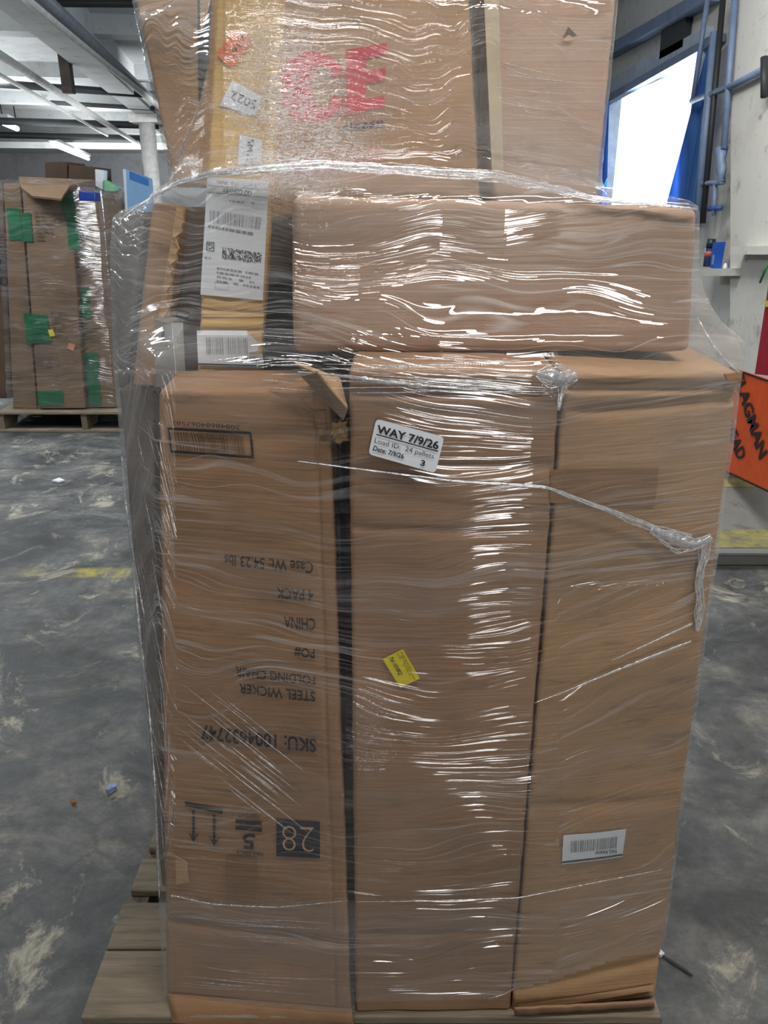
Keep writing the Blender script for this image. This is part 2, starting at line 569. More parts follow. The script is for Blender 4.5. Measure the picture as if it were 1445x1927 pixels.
def carton(name, px, dep, depth, m, label, cat='carton', group=None, hull=True, rad=0.008, step=0.02, body='body', **kw):
    fk = {k: kw.pop(k) for k in ('bulge', 'amp', 'seed', 'creases', 'vcreases') if k in kw}
    f = Face(px, dep, **fk)
    vs, fs = carton_mesh(f, depth, rad, step, **kw)
    lo = np.min(np.array(vs), axis=0)
    hi = np.max(np.array(vs), axis=0)
    t = thing(name, ((lo[0] + hi[0]) / 2, (lo[1] + hi[1]) / 2, lo[2]), label, cat, group)
    mesh_obj(body, vs, fs, m, t, smooth=True)
    if hull:
        HULL.append(np.array(vs))
    return t, f


# ------------------------------------------------------------------ printing
_TX = {}


def text_mesh(s, bold=0.0):
    key = (s, bold)
    if key not in _TX:
        cu = bpy.data.curves.new('t', 'FONT')
        cu.body = s
        cu.resolution_u = 3
        cu.offset = bold
        o = bpy.data.objects.new('t', cu)
        COL.objects.link(o)
        me = bpy.data.meshes.new_from_object(o.evaluated_get(bpy.context.evaluated_depsgraph_get()))
        v = np.array([x.co[:2] for x in me.vertices])
        f = [tuple(p.vertices) for p in me.polygons]
        lo, hi = v.min(0), v.max(0)
        v = (v - lo) / np.maximum(hi - lo, 1e-6)
        bpy.data.objects.remove(o)
        bpy.data.curves.remove(cu)
        bpy.data.meshes.remove(me)
        _TX[key] = (v, f)
    return _TX[key]


def grid2(n, m):
    v = [(i / n, j / m) for j in range(m + 1) for i in range(n + 1)]
    f = [(j * (n + 1) + i, j * (n + 1) + i + 1, (j + 1) * (n + 1) + i + 1, (j + 1) * (n + 1) + i) for j in range(m) for i in range(n)]
    return v, f


def up180(q):
    """same photo quad, for writing that stands upside down in it"""
    return [q[2], q[3], q[0], q[1]]


class Ink:
    """printing on a face, gathered in one mesh"""

    def __init__(s, face, off):
        s.face, s.off, s.mb = face, off, MB()

    def text(s, txt, quad, flip=False, bold=0.012):
        v, f = text_mesh(txt, bold)
        s.mb.add(s.face.place(v, up180(quad) if flip else quad, s.off), f)
        return s

    def rect(s, quad, n=6, m=2):
        v, f = grid2(n, m)
        s.mb.add(s.face.place(v, quad, s.off), f)
        return s

    def sub(s, quad, x0, y0, x1, y1, n=4, m=2):
        v, f = grid2(n, m)
        v = [(x0 + (x1 - x0) * a, y0 + (y1 - y0) * b) for a, b in v]
        s.mb.add(s.face.place(v, quad, s.off), f)
        return s

    def poly(s, quad, pts):
        s.mb.add(s.face.place(pts, quad, s.off), [tuple(range(len(pts)))])
        return s

    def bars(s, quad, n=46, seed=1, fill=0.5):
        r = random.Random(seed)
        x = 0.0
        ws = [r.choice((1, 1, 2, 3)) for _ in range(2 * n)]
        tot = sum(ws)
        for i, w in enumerate(ws):
            if i % 2 == 0:
                s.sub(quad, x / tot, 0, (x + w * fill * 2 * 0.5 + 0.0) / tot, 1, 1, 2)
            x += w
        return s

    def speck(s, quad, nx, ny, seed=1, p=0.5):
        r = random.Random(seed)
        for j in range(ny):
            i = 0
            while i < nx:
                k = i
                while k < nx and r.random() < p:
                    k += 1
                if k > i:
                    s.sub(quad, i / nx, j / ny, k / nx, (j + 0.9) / ny, 1, 1)
                i = k + 1
        return s

    def wire(s, quad, w=0.05, h=0.1):
        for b in ((0, 0, 1, h), (0, 1 - h, 1, 1), (0, h, w, 1 - h), (1 - w, h, 1, 1 - h)):
            s.sub(quad, *b)
        return s

    def lines_of_text(s, quad, n, seed=1, flip=False):
        r = random.Random(seed)
        for k in range(n):
            y = 1 - (k + 0.75) / n
            x = 0.0
            while x < 0.95:
                w = r.uniform(0.03, 0.13)
                if r.random() < 0.85:
                    s.sub(quad, x, y, min(1, x + w), y + 0.42 / n, 1, 1)
                x += w + 0.025
                if x > r.uniform(0.5, 1.5):
                    break
        return s

    def build(s, name, m, parent):
        return s.mb.build(name, m, parent)


def sheet(face, quad, off, name, m, parent, n=8, k=6, thick=0.0004):
    v, f = grid2(n, k)
    o = mesh_obj(name, face.place(v, quad, off), f, m, parent)
    md = o.modifiers.new('thickness', 'SOLIDIFY')
    md.thickness = thick
    md.offset = 0
    return o


INK = plain('black_ink', (26, 28, 36), 0.6)
INKG = plain('grey_ink', (96, 100, 110), 0.6)
PAPER = plain('white_paper', (226, 230, 236), 0.5, var=0.03)
YELLOW = plain('yellow_paper', (225, 205, 30), 0.55, var=0.04)
ORANGE = plain('orange_paper', (240, 130, 72), 0.55, var=0.05)
REDINK = plain('red_ink', (196, 40, 58), 0.6, var=0.06)

# ------------------------------------------------------------------ the room
FLOOR = struct(MB().box((-16, -6.2, -0.1), (6, 32, 0)).build('floor', concrete_floor()))
CONC = painted_masonry('ceiling_concrete', (196, 198, 198), (140, 140, 138), 0.25)
WALL = painted_masonry('painted_wall', (212, 212, 206), (160, 156, 142))
WALLD = painted_masonry('grey_wall', (128, 128, 130), (84, 82, 80))
WX = 1.95
w0, w1 = at_x(1334, 76, WX), at_x(1143, 184, WX)
WY0, WY1, WZ0, WZ1 = w0[1], w1[1], 1.12, (w0[2] + w1[2]) / 2
mb = MB()
mb.box((WX, -6.2, 0), (WX + 0.12, WY0, 3.2)).box((WX, WY1, 0), (WX + 0.12, 32, 3.2))
mb.box((WX, WY0, 0), (WX + 0.12, WY1, WZ0)).box((WX, WY0, WZ1), (WX + 0.12, WY1, 3.2))
struct(mb.build('wall_right', WALL))
mb = MB().box((-16, -6.4, 0), (0.6, -6.2, 3.2)).box((1.75, -6.4, 0), (2.3, -6.2, 3.2)).box((0.6, -6.4, 2.9), (1.75, -6.2, 3.2))
struct(mb.build('wall_back', WALLD))
struct(MB().box((-16.3, -6.4, 0), (-16, 32, 3.2)).build('wall_left', WALLD))
struct(MB().box((-16.3, 32, 0), (2.3, 32.3, 3.2)).build('wall_far', WALLD))
mb = MB().box((-16.3, -6.4, 3.1), (2.3, 32.3, 3.3))
# slab joints and downstand ribs of the concrete ceiling
for k in range(9):
    y0 = 3.0 + k * 3.1
    mb.hexa([(-16, y0 - 2.7, 3.11), (1.95, y0 + 0.35, 3.11), (1.95, y0 + 0.35, 2.93), (-16, y0 - 2.7, 2.93),
             (-16, y0 - 2.4, 3.11), (1.95, y0 + 0.65, 3.11), (1.95, y0 + 0.65, 2.93), (-16, y0 - 2.4, 2.93)])
struct(mb.build('ceiling', CONC))

# girders and pipes under the ceiling
PIPE_W = plain('white_pipe_paint', (196, 194, 190), 0.5)
PIPE_G = plain('grey_pipe', (112, 116, 122), 0.4)
PIPE_D = plain('dark_iron_pipe', (38, 42, 44), 0.6)
PIPE_B = plain('glare_blue_pipe', (108, 128, 158), 0.5)  # blue tint of the window glare put into the pipe colour


def girder(p0, p1, z, w, h, ext=(0, 0)):
    a, b = at_z(*p0, z), at_z(*p1, z)
    d = (b - a) / np.linalg.norm(b - a)
    a, b = a - d * ext[0], b + d * ext[1]
    s = np.array([d[1], -d[0], 0]) * w / 2
    up = np.array([0, 0, h])
    return MB().hexa([a - s + up, a + s + up, a + s, a - s, b - s + up, b + s + up, b + s, b - s])


struct(girder((30, 8), (262, 205), 2.72, 0.30, 0.4, (3, 14)).build('trim_1', CONC))
for name, p0, p1, z, r, m, ext, lab in (
    ('ceiling_pipe', (55, 0), (257, 166), 2.62, 0.035, PIPE_W, (3, 5), 'white painted pipe below the concrete girder'),
    ('ceiling_pipe', (94, 8), (299, 199), 2.66, 0.048, PIPE_G, (3, 6), 'thick grey pipe beside the white girder pipe'),
    ('ceiling_pipe', (0, 104), (260, 271), 2.62, 0.042, PIPE_W, (3, 4), 'wide whitish pipe crossing under the ribs, middle of the three slanting ones'),
    ('ceiling_pipe', (0, 141), (202, 255), 2.58, 0.022, PIPE_W, (3, 0), 'thin whitish pipe with couplings, lowest of the slanting ones'),
    ('ceiling_pipe', (0, 4), (300, 6), 2.78, 0.03, PIPE_D, (3, 3), 'dark iron pipe along the very top edge'),
    ('ceiling_pipe', (0, 158), (330, 181), 2.74, 0.045, PIPE_D, (4, 2), 'thick dark iron pipe crossing below the thin brown post'),
    ('ceiling_pipe', (95, 193), (330, 207), 2.74, 0.03, PIPE_D, (0, 2), 'thin dark pipe directly behind the thick dark one'),
    ('ceiling_pipe', (0, 228), (320, 237), 2.70, 0.06, PIPE_D, (4, 2), 'dark pipe over the short lit tube'),
    ('ceiling_pipe', (0, 254), (264, 260), 2.70, 0.06, PIPE_D, (4, 0), 'dark pipe bending down beside the white column'),
):
    a, b = at_z(*p0, z), at_z(*p1, z)
    d = (b - a) / np.linalg.norm(b - a)
    mbp = MB().tube([a - d * ext[0], b + d * ext[1]], r, 10)
    if 'bending' in lab:
        mbp.tube([b, b + np.array([0.05, 0, -0.1]), b + np.array([0.05, 0, -1.2])], r, 10)
    o = mbp.build(name, m, None, True, (a + b) / 2)
    tag(o, lab, 'pipe', 'pipes under the ceiling')

p = at_y(113, 70, 9.0)
q = at_y(127, 175, 9.0)
o = MB().hexa([p + (-.05, 0, .1), p + (.05, 0, .1), q + (.05, 0, 0), q + (-.05, 0, 0), p + (-.05, .1, .1), p + (.05, .1, .1), q + (.05, .1, 0), q + (-.05, .1, 0)]).build('ceiling_bracket', plain('brown_timber', (74, 62, 54)))
tag(o, 'dark brown post hanging down from the ceiling between two slanting pipes', 'bracket')

TUBE = plain('lit_tube', (255, 255, 255), emit=14)
HOUS = plain('lamp_housing', (190, 194, 198), 0.4)


def fixture(p0, p1, z, lab):
    a, b = at_z(*p0, z), at_z(*p1, z)
    t = thing('fluorescent_light', (a + b) / 2, lab, 'ceiling light', 'fluorescent ceiling lights')
    MB().tube([a, b], 0.045, 10).build('tube', TUBE, t, True)
    d = (b - a) / np.linalg.norm(b - a)
    s = np.array([d[1], -d[0], 0]) * 0.09
    u = np.array([0, 0, 0.07])
    v = np.array([0, 0, 0.14])
    MB().hexa([a - s + v, a + s + v, a + s + u, a - s + u, b - s + v, b + s + v, b + s + u, b - s + u]).build('housing', HOUS, t)
    for e in (a, b):
        MB().tube([e + v, e + np.array([0, 0, 3.1 - z])], 0.012, 6).build('hanger', PIPE_D, t)


fixture((98, 271), (166, 299), 2.72, 'long lit fluorescent tube hanging above the stacked brown cartons')
fixture((6, 231), (32, 242), 2.72, 'short lit fluorescent tube beneath the dark pipe at the picture edge')

c0 = at_y(276, 232, 14.0)
t = thing('column', (c0[0], 14.0, 0), 'round white painted column behind the pale blue carton', 'column')
MB().tube([(c0[0], 14, 0), (c0[0], 14, c0[2])], 0.125, 20).build('shaft', PIPE_W, t, True)
MB().box((c0[0] - .22, 13.8, c0[2]), (c0[0] + .22, 14.2, c0[2] + 0.12)).build('capital', PIPE_W, t)

# right wall: window, lintel, ledges, pipes
mb = MB()
for (a, b, c, d) in ((WY0 - .06, WZ1 - .02, WY1 + .06, WZ1 + .09), (WY0 - .06, WZ0 - .06, WY1 + .06, WZ0 + .02), (WY1 - .02, WZ0, WY1 + .07, WZ1), (WY0 - .07, WZ0, WY0 + .02, WZ1)):
    mb.box((WX - 0.05, a, b), (WX + 0.12, c, d))
struct(mb.build('window_1', plain('pale_frame_paint', (176, 190, 206), 0.5)))
TARP = NT('blue_tarp')
tb = TARP.noise(TARP.coords((6, 6, 1)), 3, 3)
tcol = TARP.ramp(tb, [(0.3, lin((78, 128, 196))), (0.7, lin((112, 164, 226)))])
TARP = TARP.out(TARP.n('ShaderNodeMixShader', None, i0=0.55, i1=TARP.n('ShaderNodeBsdfDiffuse', None, Color=tcol), i2=TARP.n('ShaderNodeBsdfTranslucent', None, Color=tcol)))
for quad, lab in (([(1331, 96), (1341, 78), (1310, 420), (1244, 420)], 'blue tarp hanging slanted in front of the bright window, near jamb'),
                  ([(1143, 186), (1147, 186), (1142, 420), (1104, 420)], 'narrow blue tarp strip at the far jamb, beside the tall plain carton')):
    q = [at_x(u, v, WX - 0.07) for u, v in quad]
    v, f = grid2(10, 16)
    vs = []
    for a, b in v:
        pnt = (q[0] * (1 - a) + q[1] * a) * b + (q[3] * (1 - a) + q[2] * a) * (1 - b)
        vs.append(pnt + np.array([-0.02 * math.sin(a * 9) * (1 - b * .5), 0, 0]))
    o = mesh_obj('tarp', vs, f, TARP, None, True, (q[2] + q[3]) / 2)
    o.modifiers.new('thickness', 'SOLIDIFY').thickness = 0.002
    tag(o, lab, 'tarp')
for k, (quad, X, th, m) in enumerate((
    ([(1130, 92), (1325, -22), (1325, 2), (1130, 112)], 1.84, 0.10, PIPE_B),
    ([(1130, 186), (1345, 62), (1345, 78), (1130, 200)], 1.88, 0.06, PIPE_B),
    ([(1246, 40), (1292, 14), (1284, 88), (1240, 112)], 1.90, 0.04, PIPE_D),
    ([(1376, -20), (1500, -20), (1500, 980), (1372, 980)], 1.86, 0.09, WALL),
    ([(1376, 464), (1470, 462), (1470, 479), (1373, 479)], 1.78, 0.09, WALL),
    ([(1318, 506), (1380, 505), (1379, 519), (1318, 520)], 1.82, 0.14, WALL),
)):
    q = [at_x(u, v, X) for u, v in quad]
    back = np.array([th, 0, 0])
    struct(MB().hexa(q + [x + back for x in q]).build('trim_%d' % (k + 2), m))
PX = 1.83
for pts, r, m, lab in (
    ([(1334, -20), (1304, 186)], 0.014, PIPE_B, 'thin dark drop pipe hanging in front of the window glare'),
    ([(1302, 190), (1380, 160), (1442, 128)], 0.017, PIPE_B, 'slanting pipe arm reaching from the window to the wall bracket'),
    ([(1346, 60), (1312, 420)], 0.026, PIPE_B, 'broad pale riser along the window jamb'),
    ([(1362, -20), (1322, 420)], 0.016, PIPE_D, 'dark narrow riser between the pale riser and the valve pipe'),
):
    P = [at_x(u, v, PX) for u, v in pts]
    tag(MB().tube(P, r, 10).build('wall_pipe', m, None, True, P[0]), lab, 'pipe', 'pipes on the window wall')
P = [at_x(u, v, PX) for u, v in ((1384, -20), (1362, 280))]
t = thing('valve_pipe', P[1], 'vertical wall pipe ending in a valve with a small hand wheel', 'pipe', 'pipes on the window wall')
MB().tube(P, 0.017, 10).build('riser', PIPE_B, t, True)
P = [at_x(u, v, PX) for u, v in ((1358, 278), (1357, 300), (1357, 318), (1358, 345))]
MB().tube(P, [.035, .022, .028, .02], 10).build('valve_body', PIPE_B, t, True)
P = [at_x(u, v, PX) for u, v in ((1316, 346), (1360, 343))]
MB().tube(P, 0.014, 8).build('side_arm', PIPE_B, t, True)
P = [at_x(u, v, PX) for u, v in ((1346, 345), (1343, 405))]
MB().tube(P, 0.013, 8).build('drain_pipe', PIPE_B, t, True)
P = [at_x(u, v, PX) for u, v in ((1334, 393), (1356, 391))]
MB().tube(P, 0.014, 8).build('hand_wheel', plain('blue_wheel', (50, 80, 150)), t, True)
P = [at_x(1438, v, 1.82) for v in (108, 182)]
tag(MB().tube(P, 0.018, 8).build('pipe_bracket', PIPE_D, None, True, P[1]), 'dark wall bracket holding the slanting pipe arm', 'bracket')
CW = at_x(1410, 190, 1.85)

# cans on the ledge
LZ = at_x(1340, 505, 1.85)[2]


def can_at(u, v, X=1.86):
    p_ = at_x(u, v, X)
    return np.array([p_[0], p_[1], LZ + 0.003])


b0 = can_at(1331, 505)
t = thing('spray_can', b0, 'dark spray can with an orange and blue band on the wall ledge', 'can')
MB().tube([b0, b0 + (0, 0, .10)], 0.026, 16).build('body', plain('can_navy', (50, 56, 110), 0.35), t, True)
MB().tube([b0 + (0, 0, .055), b0 + (0, 0, .085)], 0.0265, 16).build('band', plain('can_orange', (190, 100, 70), 0.4), t, True)
MB().tube([b0 + (0, 0, .10), b0 + (0, 0, .15)], 0.024, 16).build('cap', plain('can_cap', (34, 44, 62), 0.4), t, True)
b0 = can_at(1346, 505)
t = thing('blue_packet', b0, 'bright blue leaning packet beside the spray can on the wall ledge', 'packet')
MB().hexa([b0 + (-.02, .035, .135), b0 + (-.02, -.04, .14), b0 + (-.02, -.03, 0), b0 + (-.02, .035, 0), b0 + (.02, .035, .135), b0 + (.02, -.04, .14), b0 + (.02, -.03, 0), b0 + (.02, .035, 0)]).build('body', plain('packet_blue', (36, 90, 190), 0.4), t)
MB().box(b0 + (-.0215, -.015, .02), b0 + (-.02, .012, .07)).build('panel', plain('packet_panel', (120, 160, 210)), t)
b0 = can_at(1364, 505)
o = MB().tube([b0, b0 + (0, 0, .02), b0 + (0, 0, .035)], [.014, .012, .006], 10).build('bottle_cap', PAPER, None, True, b0)
tag(o, 'small white cap lying on the ledge past the blue packet', 'cap')

# red board, orange road sign, concrete ramp
q = [at_x(u, v, 1.72) for u, v in ((1448, 520), (1500, 520), (1490, 712), (1420, 704))]
t = thing('red_board', (q[2] + q[3]) / 2, 'dark red board with a yellow mark leaning on the white wall', 'board')
MB().slab(q, 0.02).build('panel', plain('red_paint', (150, 22, 48), 0.5), t)
q2 = [at_x(u, v, 1.715) for u, v in ((1440, 566), (1470, 560), (1470, 572), (1440, 578))]
MB().slab(q2, 0.003).build('mark', plain('yellow_paint', (210, 200, 60)), t)
P = [at_x(u, v, 1.76) for u, v in ((1447, 494), (1438, 512), (1430, 532))]
tag(MB().tube(P, 0.006, 6).build('hose', plain('green_cord_plastic', (50, 130, 70)), None, True, P[2]), 'short green hose against the white wall over the red board', 'hose')

SX = 1.62
corner = [(1372, 690), (1478, 726), (1452, 930), (1346, 880)]
q = [at_x(u, v, SX) for u, v in corner]
t = thing('road_sign', (q[2] + q[3]) / 2, 'orange road work sign with black lettering standing on the concrete ramp', 'sign')
MB().slab(q, 0.012).build('panel', plain('sign_orange', (214, 82, 26), 0.5, var=0.1), t)


class XFace(Face):
    """a panel seen on a plane of constant x"""

    def __init__(s, px, X):
        s.c = [at_x(u, v, X) for u, v in px]
        n = np.cross(s.c[1] - s.c[0], s.c[3] - s.c[0])
        n /= np.linalg.norm(n)
        s.n = -n if np.dot(n, s.c[0] - O) > 0 else n
        s.w = s.h = 1
        s.bulge = s.amp = s.seed = 0
        s.creases = s.vcreases = ()


sf = XFace(corner, SX)
ink = Ink(sf, 0.004)
ink.text('FLAGMAN', [(1398, 700), (1444, 850), (1428, 866), (1381, 710)], bold=0.03)
ink.text('AHEAD', [(1372, 770), (1404, 856), (1388, 868), (1356, 780)], bold=0.03)
ink.build('lettering', INK, t)
ink = Ink(sf, 0.003)
ink.sub(corner, 0, 0, 1, 0.02).sub(corner, 0, 0.98, 1, 1).sub(corner, 0, 0, .02, 1)
ink.build('border', INK, t)

rl, rn, rf = 1.15, 3.02, 3.62
mb = MB().hexa([(rl, rn, .075), (3.0, rn - .02, .075), (3.0, rn + .03, 0), (rl, rn + .03, 0), (rl, rf, .20), (3.0, rf, .20), (3.0, rf, 0), (rl, rf, 0)])
mb.box((rl, rf, 0), (1.95, rf + 1.0, .2))
o = mb.build('concrete_ramp', painted_masonry('ramp_concrete', (126, 126, 122), (90, 90, 86), 0.0), None, False, (1.6, rn, 0))
bevel(o, 0.012)
o['kind'] = 'structure'
o.name = 'trim_8'
YP = NT('worn_yellow_paint')
yn = YP.noise(YP.coords((3, 5, 1)), 4, 8, 0.72)
yc = YP.ramp(yn, [(0.36, lin((104, 104, 98))), (0.52, lin((146, 140, 84))), (0.66, lin((168, 162, 110)))])
YP = YP.out(YP.n('ShaderNodeBsdfPrincipled', None, Base_Color=yc, Roughness=0.75))
sl = (.20 - .075) / (rf - rn)
for k, (a, b) in enumerate(((rn + .03, rn + .16), (rf - .09, rf - .01))):
    za, zb = .078 + (a - rn) * sl, .078 + (b - rn) * sl
    struct(MB().hexa([(rl, a, za + .001), (1.94, a, za + .001), (1.94, a, za - .01), (rl, a, za - .01), (rl, b, zb + .001), (1.94, b, zb + .001), (1.94, b, zb - .01), (rl, b, zb - .01)]).build('trim_%d' % (9 + k), YP))

# ------------------------------------------------------------------ pallets
WOODX = wood('weathered_board', (132, 120, 102), (3, 40, 40))
WOODY = wood('weathered_stringer', (120, 106, 88), (40, 3, 40))


def pallet(x0, x1, y0, y1, label, notch=True):
    t = thing('pallet', ((x0 + x1) / 2, (y0 + y1) / 2, 0), label, 'pallet', None)
    H = 0.14
    r = random.Random(int((x0 + 5) * 100))
    y = y0
    first = True
    widths = [0.13, 0.105, 0.085, 0.085, 0.085, 0.085, 0.085, 0.085, 0.105, 0.13]
    gap = (y1 - y0 - sum(widths)) / (len(widths) - 1)
    for k, w in enumerate(widths):
        g = 0.004 if k == 0 else gap
        e0, e1 = r.uniform(-.008, .008), r.uniform(-.008, .008)
        bevel(MB().box((x0 + e0, y, H - .018), (x1 + e1, y + w, H)).build('deck_board', WOODX, t), 0.003)
        y += w + (0.004 if k == 0 else gap + (gap - .004) / (len(widths) - 2))
    for k in range(3):
        sx = x0 + (x1 - x0 - 0.038) * k / 2
        pts = [(y0 + .01, .02), (y0 + .2, .02), (y0 + .22, .055), (y0 + .38, .055), (y0 + .40, .02), (y1 - .40, .02), (y1 - .38, .055), (y1 - .22, .055), (y1 - .2, .02), (y1 - .01, .02), (y1 - .01, H - .019), (y0 + .01, H - .019)]
        n = len(pts)
        vs = [(sx, a, b) for a, b in pts] + [(sx + .038, a, b) for a, b in pts]
        fs = [tuple(range(n)), tuple(range(2 * n - 1, n - 1, -1))] + [(i, i + n, (i + 1) % n + n, (i + 1) % n) for i in range(n)]
        mesh_obj('stringer', vs, fs, WOODY, t)
    for a in (y0, (y0 + y1) / 2 - .05, y1 - .1):
        bevel(MB().box((x0, a, 0.001), (x1, a + .1, .018)).build('bottom_board', WOODX, t), 0.003)
    return t


pallet(-0.512, 0.478, 0.951, 2.165, 'weathered grey wooden pallet under the wrapped load of tall cartons')

# ------------------------------------------------------------------ the wrapped load
K1 = cardboard('kraft_brown', (164, 126, 92), 0.3, seed=1.0)
K2 = cardboard('kraft_brown_dull', (160, 124, 94), 0.32, seed=4.0)
K3 = cardboard('kraft_pale', (182, 152, 130), 0.12, seed=7.0)
K4 = cardboard('kraft_golden', (216, 178, 112), 0.14, seed=11.0)
K5 = cardboard('kraft_warm', (172, 136, 100), 0.24, seed=15.0)
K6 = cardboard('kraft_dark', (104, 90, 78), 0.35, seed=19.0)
KIN = cardboard('kraft_inside', (196, 160, 120), 0.15, seed=23.0)
TAPE = plain('packing_tape', (140, 106, 76), 0.35, var=0.05)
LOAD = 'cartons on the wrapped pallet'

# front row --------------------------------------------------------
left, fl = carton('carton', [(297, 735), (622, 735), (662, 1916), (312, 1884)], [1.03, 0.985, 0.952, 0.98], 0.14, K1,
                  'tall brown carton with upside-down black chair printing, beside the dark gap', group=LOAD, bulge=0.006, seed=2, back_dir=(-0.06, 1, 0), vcreases=((0.915, 0.003, 0.012),),
                  creases=((0.165, -0.012, 0.008, 0.008, 0, 1), (0.93, 0.02, 0.004, 0.01, 0.2, 1)))
OFF = 0.0022
for txt, quad, bd in (('Case Wt: 54.23 lbs', [(422, 1044), (589, 1057), (589, 1080), (422, 1064)], .012),
                      ('4 PACK', [(520, 1105), (590, 1110), (590, 1132), (520, 1126)], .012),
                      ('CHINA', [(534, 1160), (593, 1164), (593, 1187), (534, 1182)], .012),
                      ('PO#', [(554, 1217), (592, 1220), (592, 1239), (554, 1236)], .012),
                      ('FOLDING CHAIR', [(443, 1254), (593, 1272), (593, 1290), (443, 1272)], .012),
                      ('STEEL WICKER', [(450, 1286), (593, 1302), (593, 1321), (450, 1304)], .012),
                      ('SKU: 1004632747', [(378, 1363), (595, 1390), (595, 1417), (378, 1391)], .02)):
    Ink(fl, OFF).text(txt, quad, True, bd).build('printed_line', INK, left)
ink = Ink(fl, OFF)
ink.text('20848684067583', [(324, 792), (452, 800), (452, 809), (324, 800)], True, 0.0)
ink.wire([(314, 804), (472, 813), (478, 863), (321, 852)], 0.025, 0.1)
ink.bars([(326, 812), (458, 820), (463, 856), (333, 848)], 44, 3)
ink.build('printed_barcode', INK, left)
ink = Ink(fl, OFF)
ink.rect([(348, 1508), (419, 1523), (419, 1532), (348, 1516)])
for u, v in ((364, 1526), (403, 1534)):
    ink.rect([(u - 2.5, v), (u + 2.5, v), (u + 2.5, v + 54), (u - 2.5, v + 54)], 1, 4)
    ink.poly([(u - 11, v + 36), (u + 11, v + 38), (u + 11, v + 60), (u - 11, v + 58)], [(0, .9), (0.5, 0.35), (1, .9), (0.5, 0)])
ink.build('arrow_mark', INK, left)
ink = Ink(fl, OFF)
ink.text('HEIGHT', [(448, 1529), (488, 1533), (488, 1542), (448, 1538)], True, 0.0)
ink.rect([(443, 1542), (493, 1547), (493, 1554), (443, 1549)])
ink.rect([(443, 1554), (493, 1559), (493, 1566), (443, 1561)])
ink.text('5', [(456, 1569), (480, 1571), (480, 1600), (456, 1597)], True, 0.008)
ink.text('MAX STACK', [(444, 1599), (495, 1604), (495, 1612), (444, 1607)], True, 0.0)
ink.build('stacking_mark', INK, left)
Ink(fl, OFF).rect([(520, 1541), (602, 1547), (602, 1615), (520, 1611)], 6, 6).build('black_square', INK, left)
ink = Ink(fl, OFF + 0.0012)
ink.text('28', [(531, 1552), (591, 1557), (591, 1604), (531, 1600)], True, -0.022)
ink.build('printed_number', KIN, left)
sheet(fl, [(425, 1610), (484, 1614), (484, 1700), (425, 1696)], 0.0016, 'packing_tape', TAPE, left)
# crushed bottom edge hanging over the pallet's front board
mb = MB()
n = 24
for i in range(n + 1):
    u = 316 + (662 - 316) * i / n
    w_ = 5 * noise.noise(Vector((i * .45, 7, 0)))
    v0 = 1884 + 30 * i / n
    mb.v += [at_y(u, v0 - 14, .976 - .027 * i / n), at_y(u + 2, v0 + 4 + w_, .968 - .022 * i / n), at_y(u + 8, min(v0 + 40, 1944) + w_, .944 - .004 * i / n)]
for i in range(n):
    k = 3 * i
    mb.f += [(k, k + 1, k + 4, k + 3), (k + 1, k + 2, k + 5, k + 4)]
mb.build('crumpled_edge', cardboard('kraft_patch', (150, 114, 82), 0.2, seed=31.0), left, True).modifiers.new('thickness', 'SOLIDIFY').thickness = 0.003  # darker kraft than the carton: dimness at its foot put into the colour
# torn top corner of this carton: loose paper plies
for quad in ([(505, 736), (560, 742), (612, 795), (575, 770)], [(590, 775), (613, 772), (612, 815), (598, 822)], [(330, 1610), (352, 1622), (356, 1660), (332, 1664)]):
    sheet(fl, quad, 0.006, 'torn_ply', K2 if quad[0][0] > 400 else KIN, left, 4, 4, 0.001)

mid, fm = carton('carton', [(655, 694), (1058, 700), (961, 1902), (668, 1908)], [0.965, 0.965, 0.963, 0.958], 0.50, K2,
                 'tall plain brown carton carrying the white pallet label and yellow sticker, beside the dark gap', group=LOAD, bulge=0.004, seed=5,
                 creases=((0.972, 0.002, 0.010, 0.005, 0, 1), (0.885, 0.004, 0.004, 0.008, 0.1, 1), (0.81, -0.003, 0.003, 0.006, 0.0, 0.8), (0.165, 0, 0.004, 0.007, 0, 1)), back_dir=(0.02, 1, 0))
# torn flap standing off the carton's corner
mb = MB()
A = at_y(556, 684, 1.0); B = at_y(596, 702, 0.965); C_ = at_y(654, 772, 0.955); D_ = at_y(640, 715, 1.02); E = at_y(566, 708, 0.97); F = at_y(646, 792, 0.955)
th = np.array([0, 0.004, 0.002])
mb.add([A, B, C_, D_, A + th, B + th, C_ + th, D_ + th], [(0, 1, 2, 3), (7, 6, 5, 4), (0, 4, 5, 1), (1, 5, 6, 2), (2, 6, 7, 3), (3, 7, 4, 0)])
mb.build('torn_flap', KIN, mid)
mb = MB()
mb.add([B, E, F, C_, B + th, E + th, F + th, C_ + th], [(0, 1, 2, 3), (7, 6, 5, 4), (0, 4, 5, 1), (1, 5, 6, 2), (2, 6, 7, 3), (3, 7, 4, 0)])
mb.build('flap_edge', K6, mid)

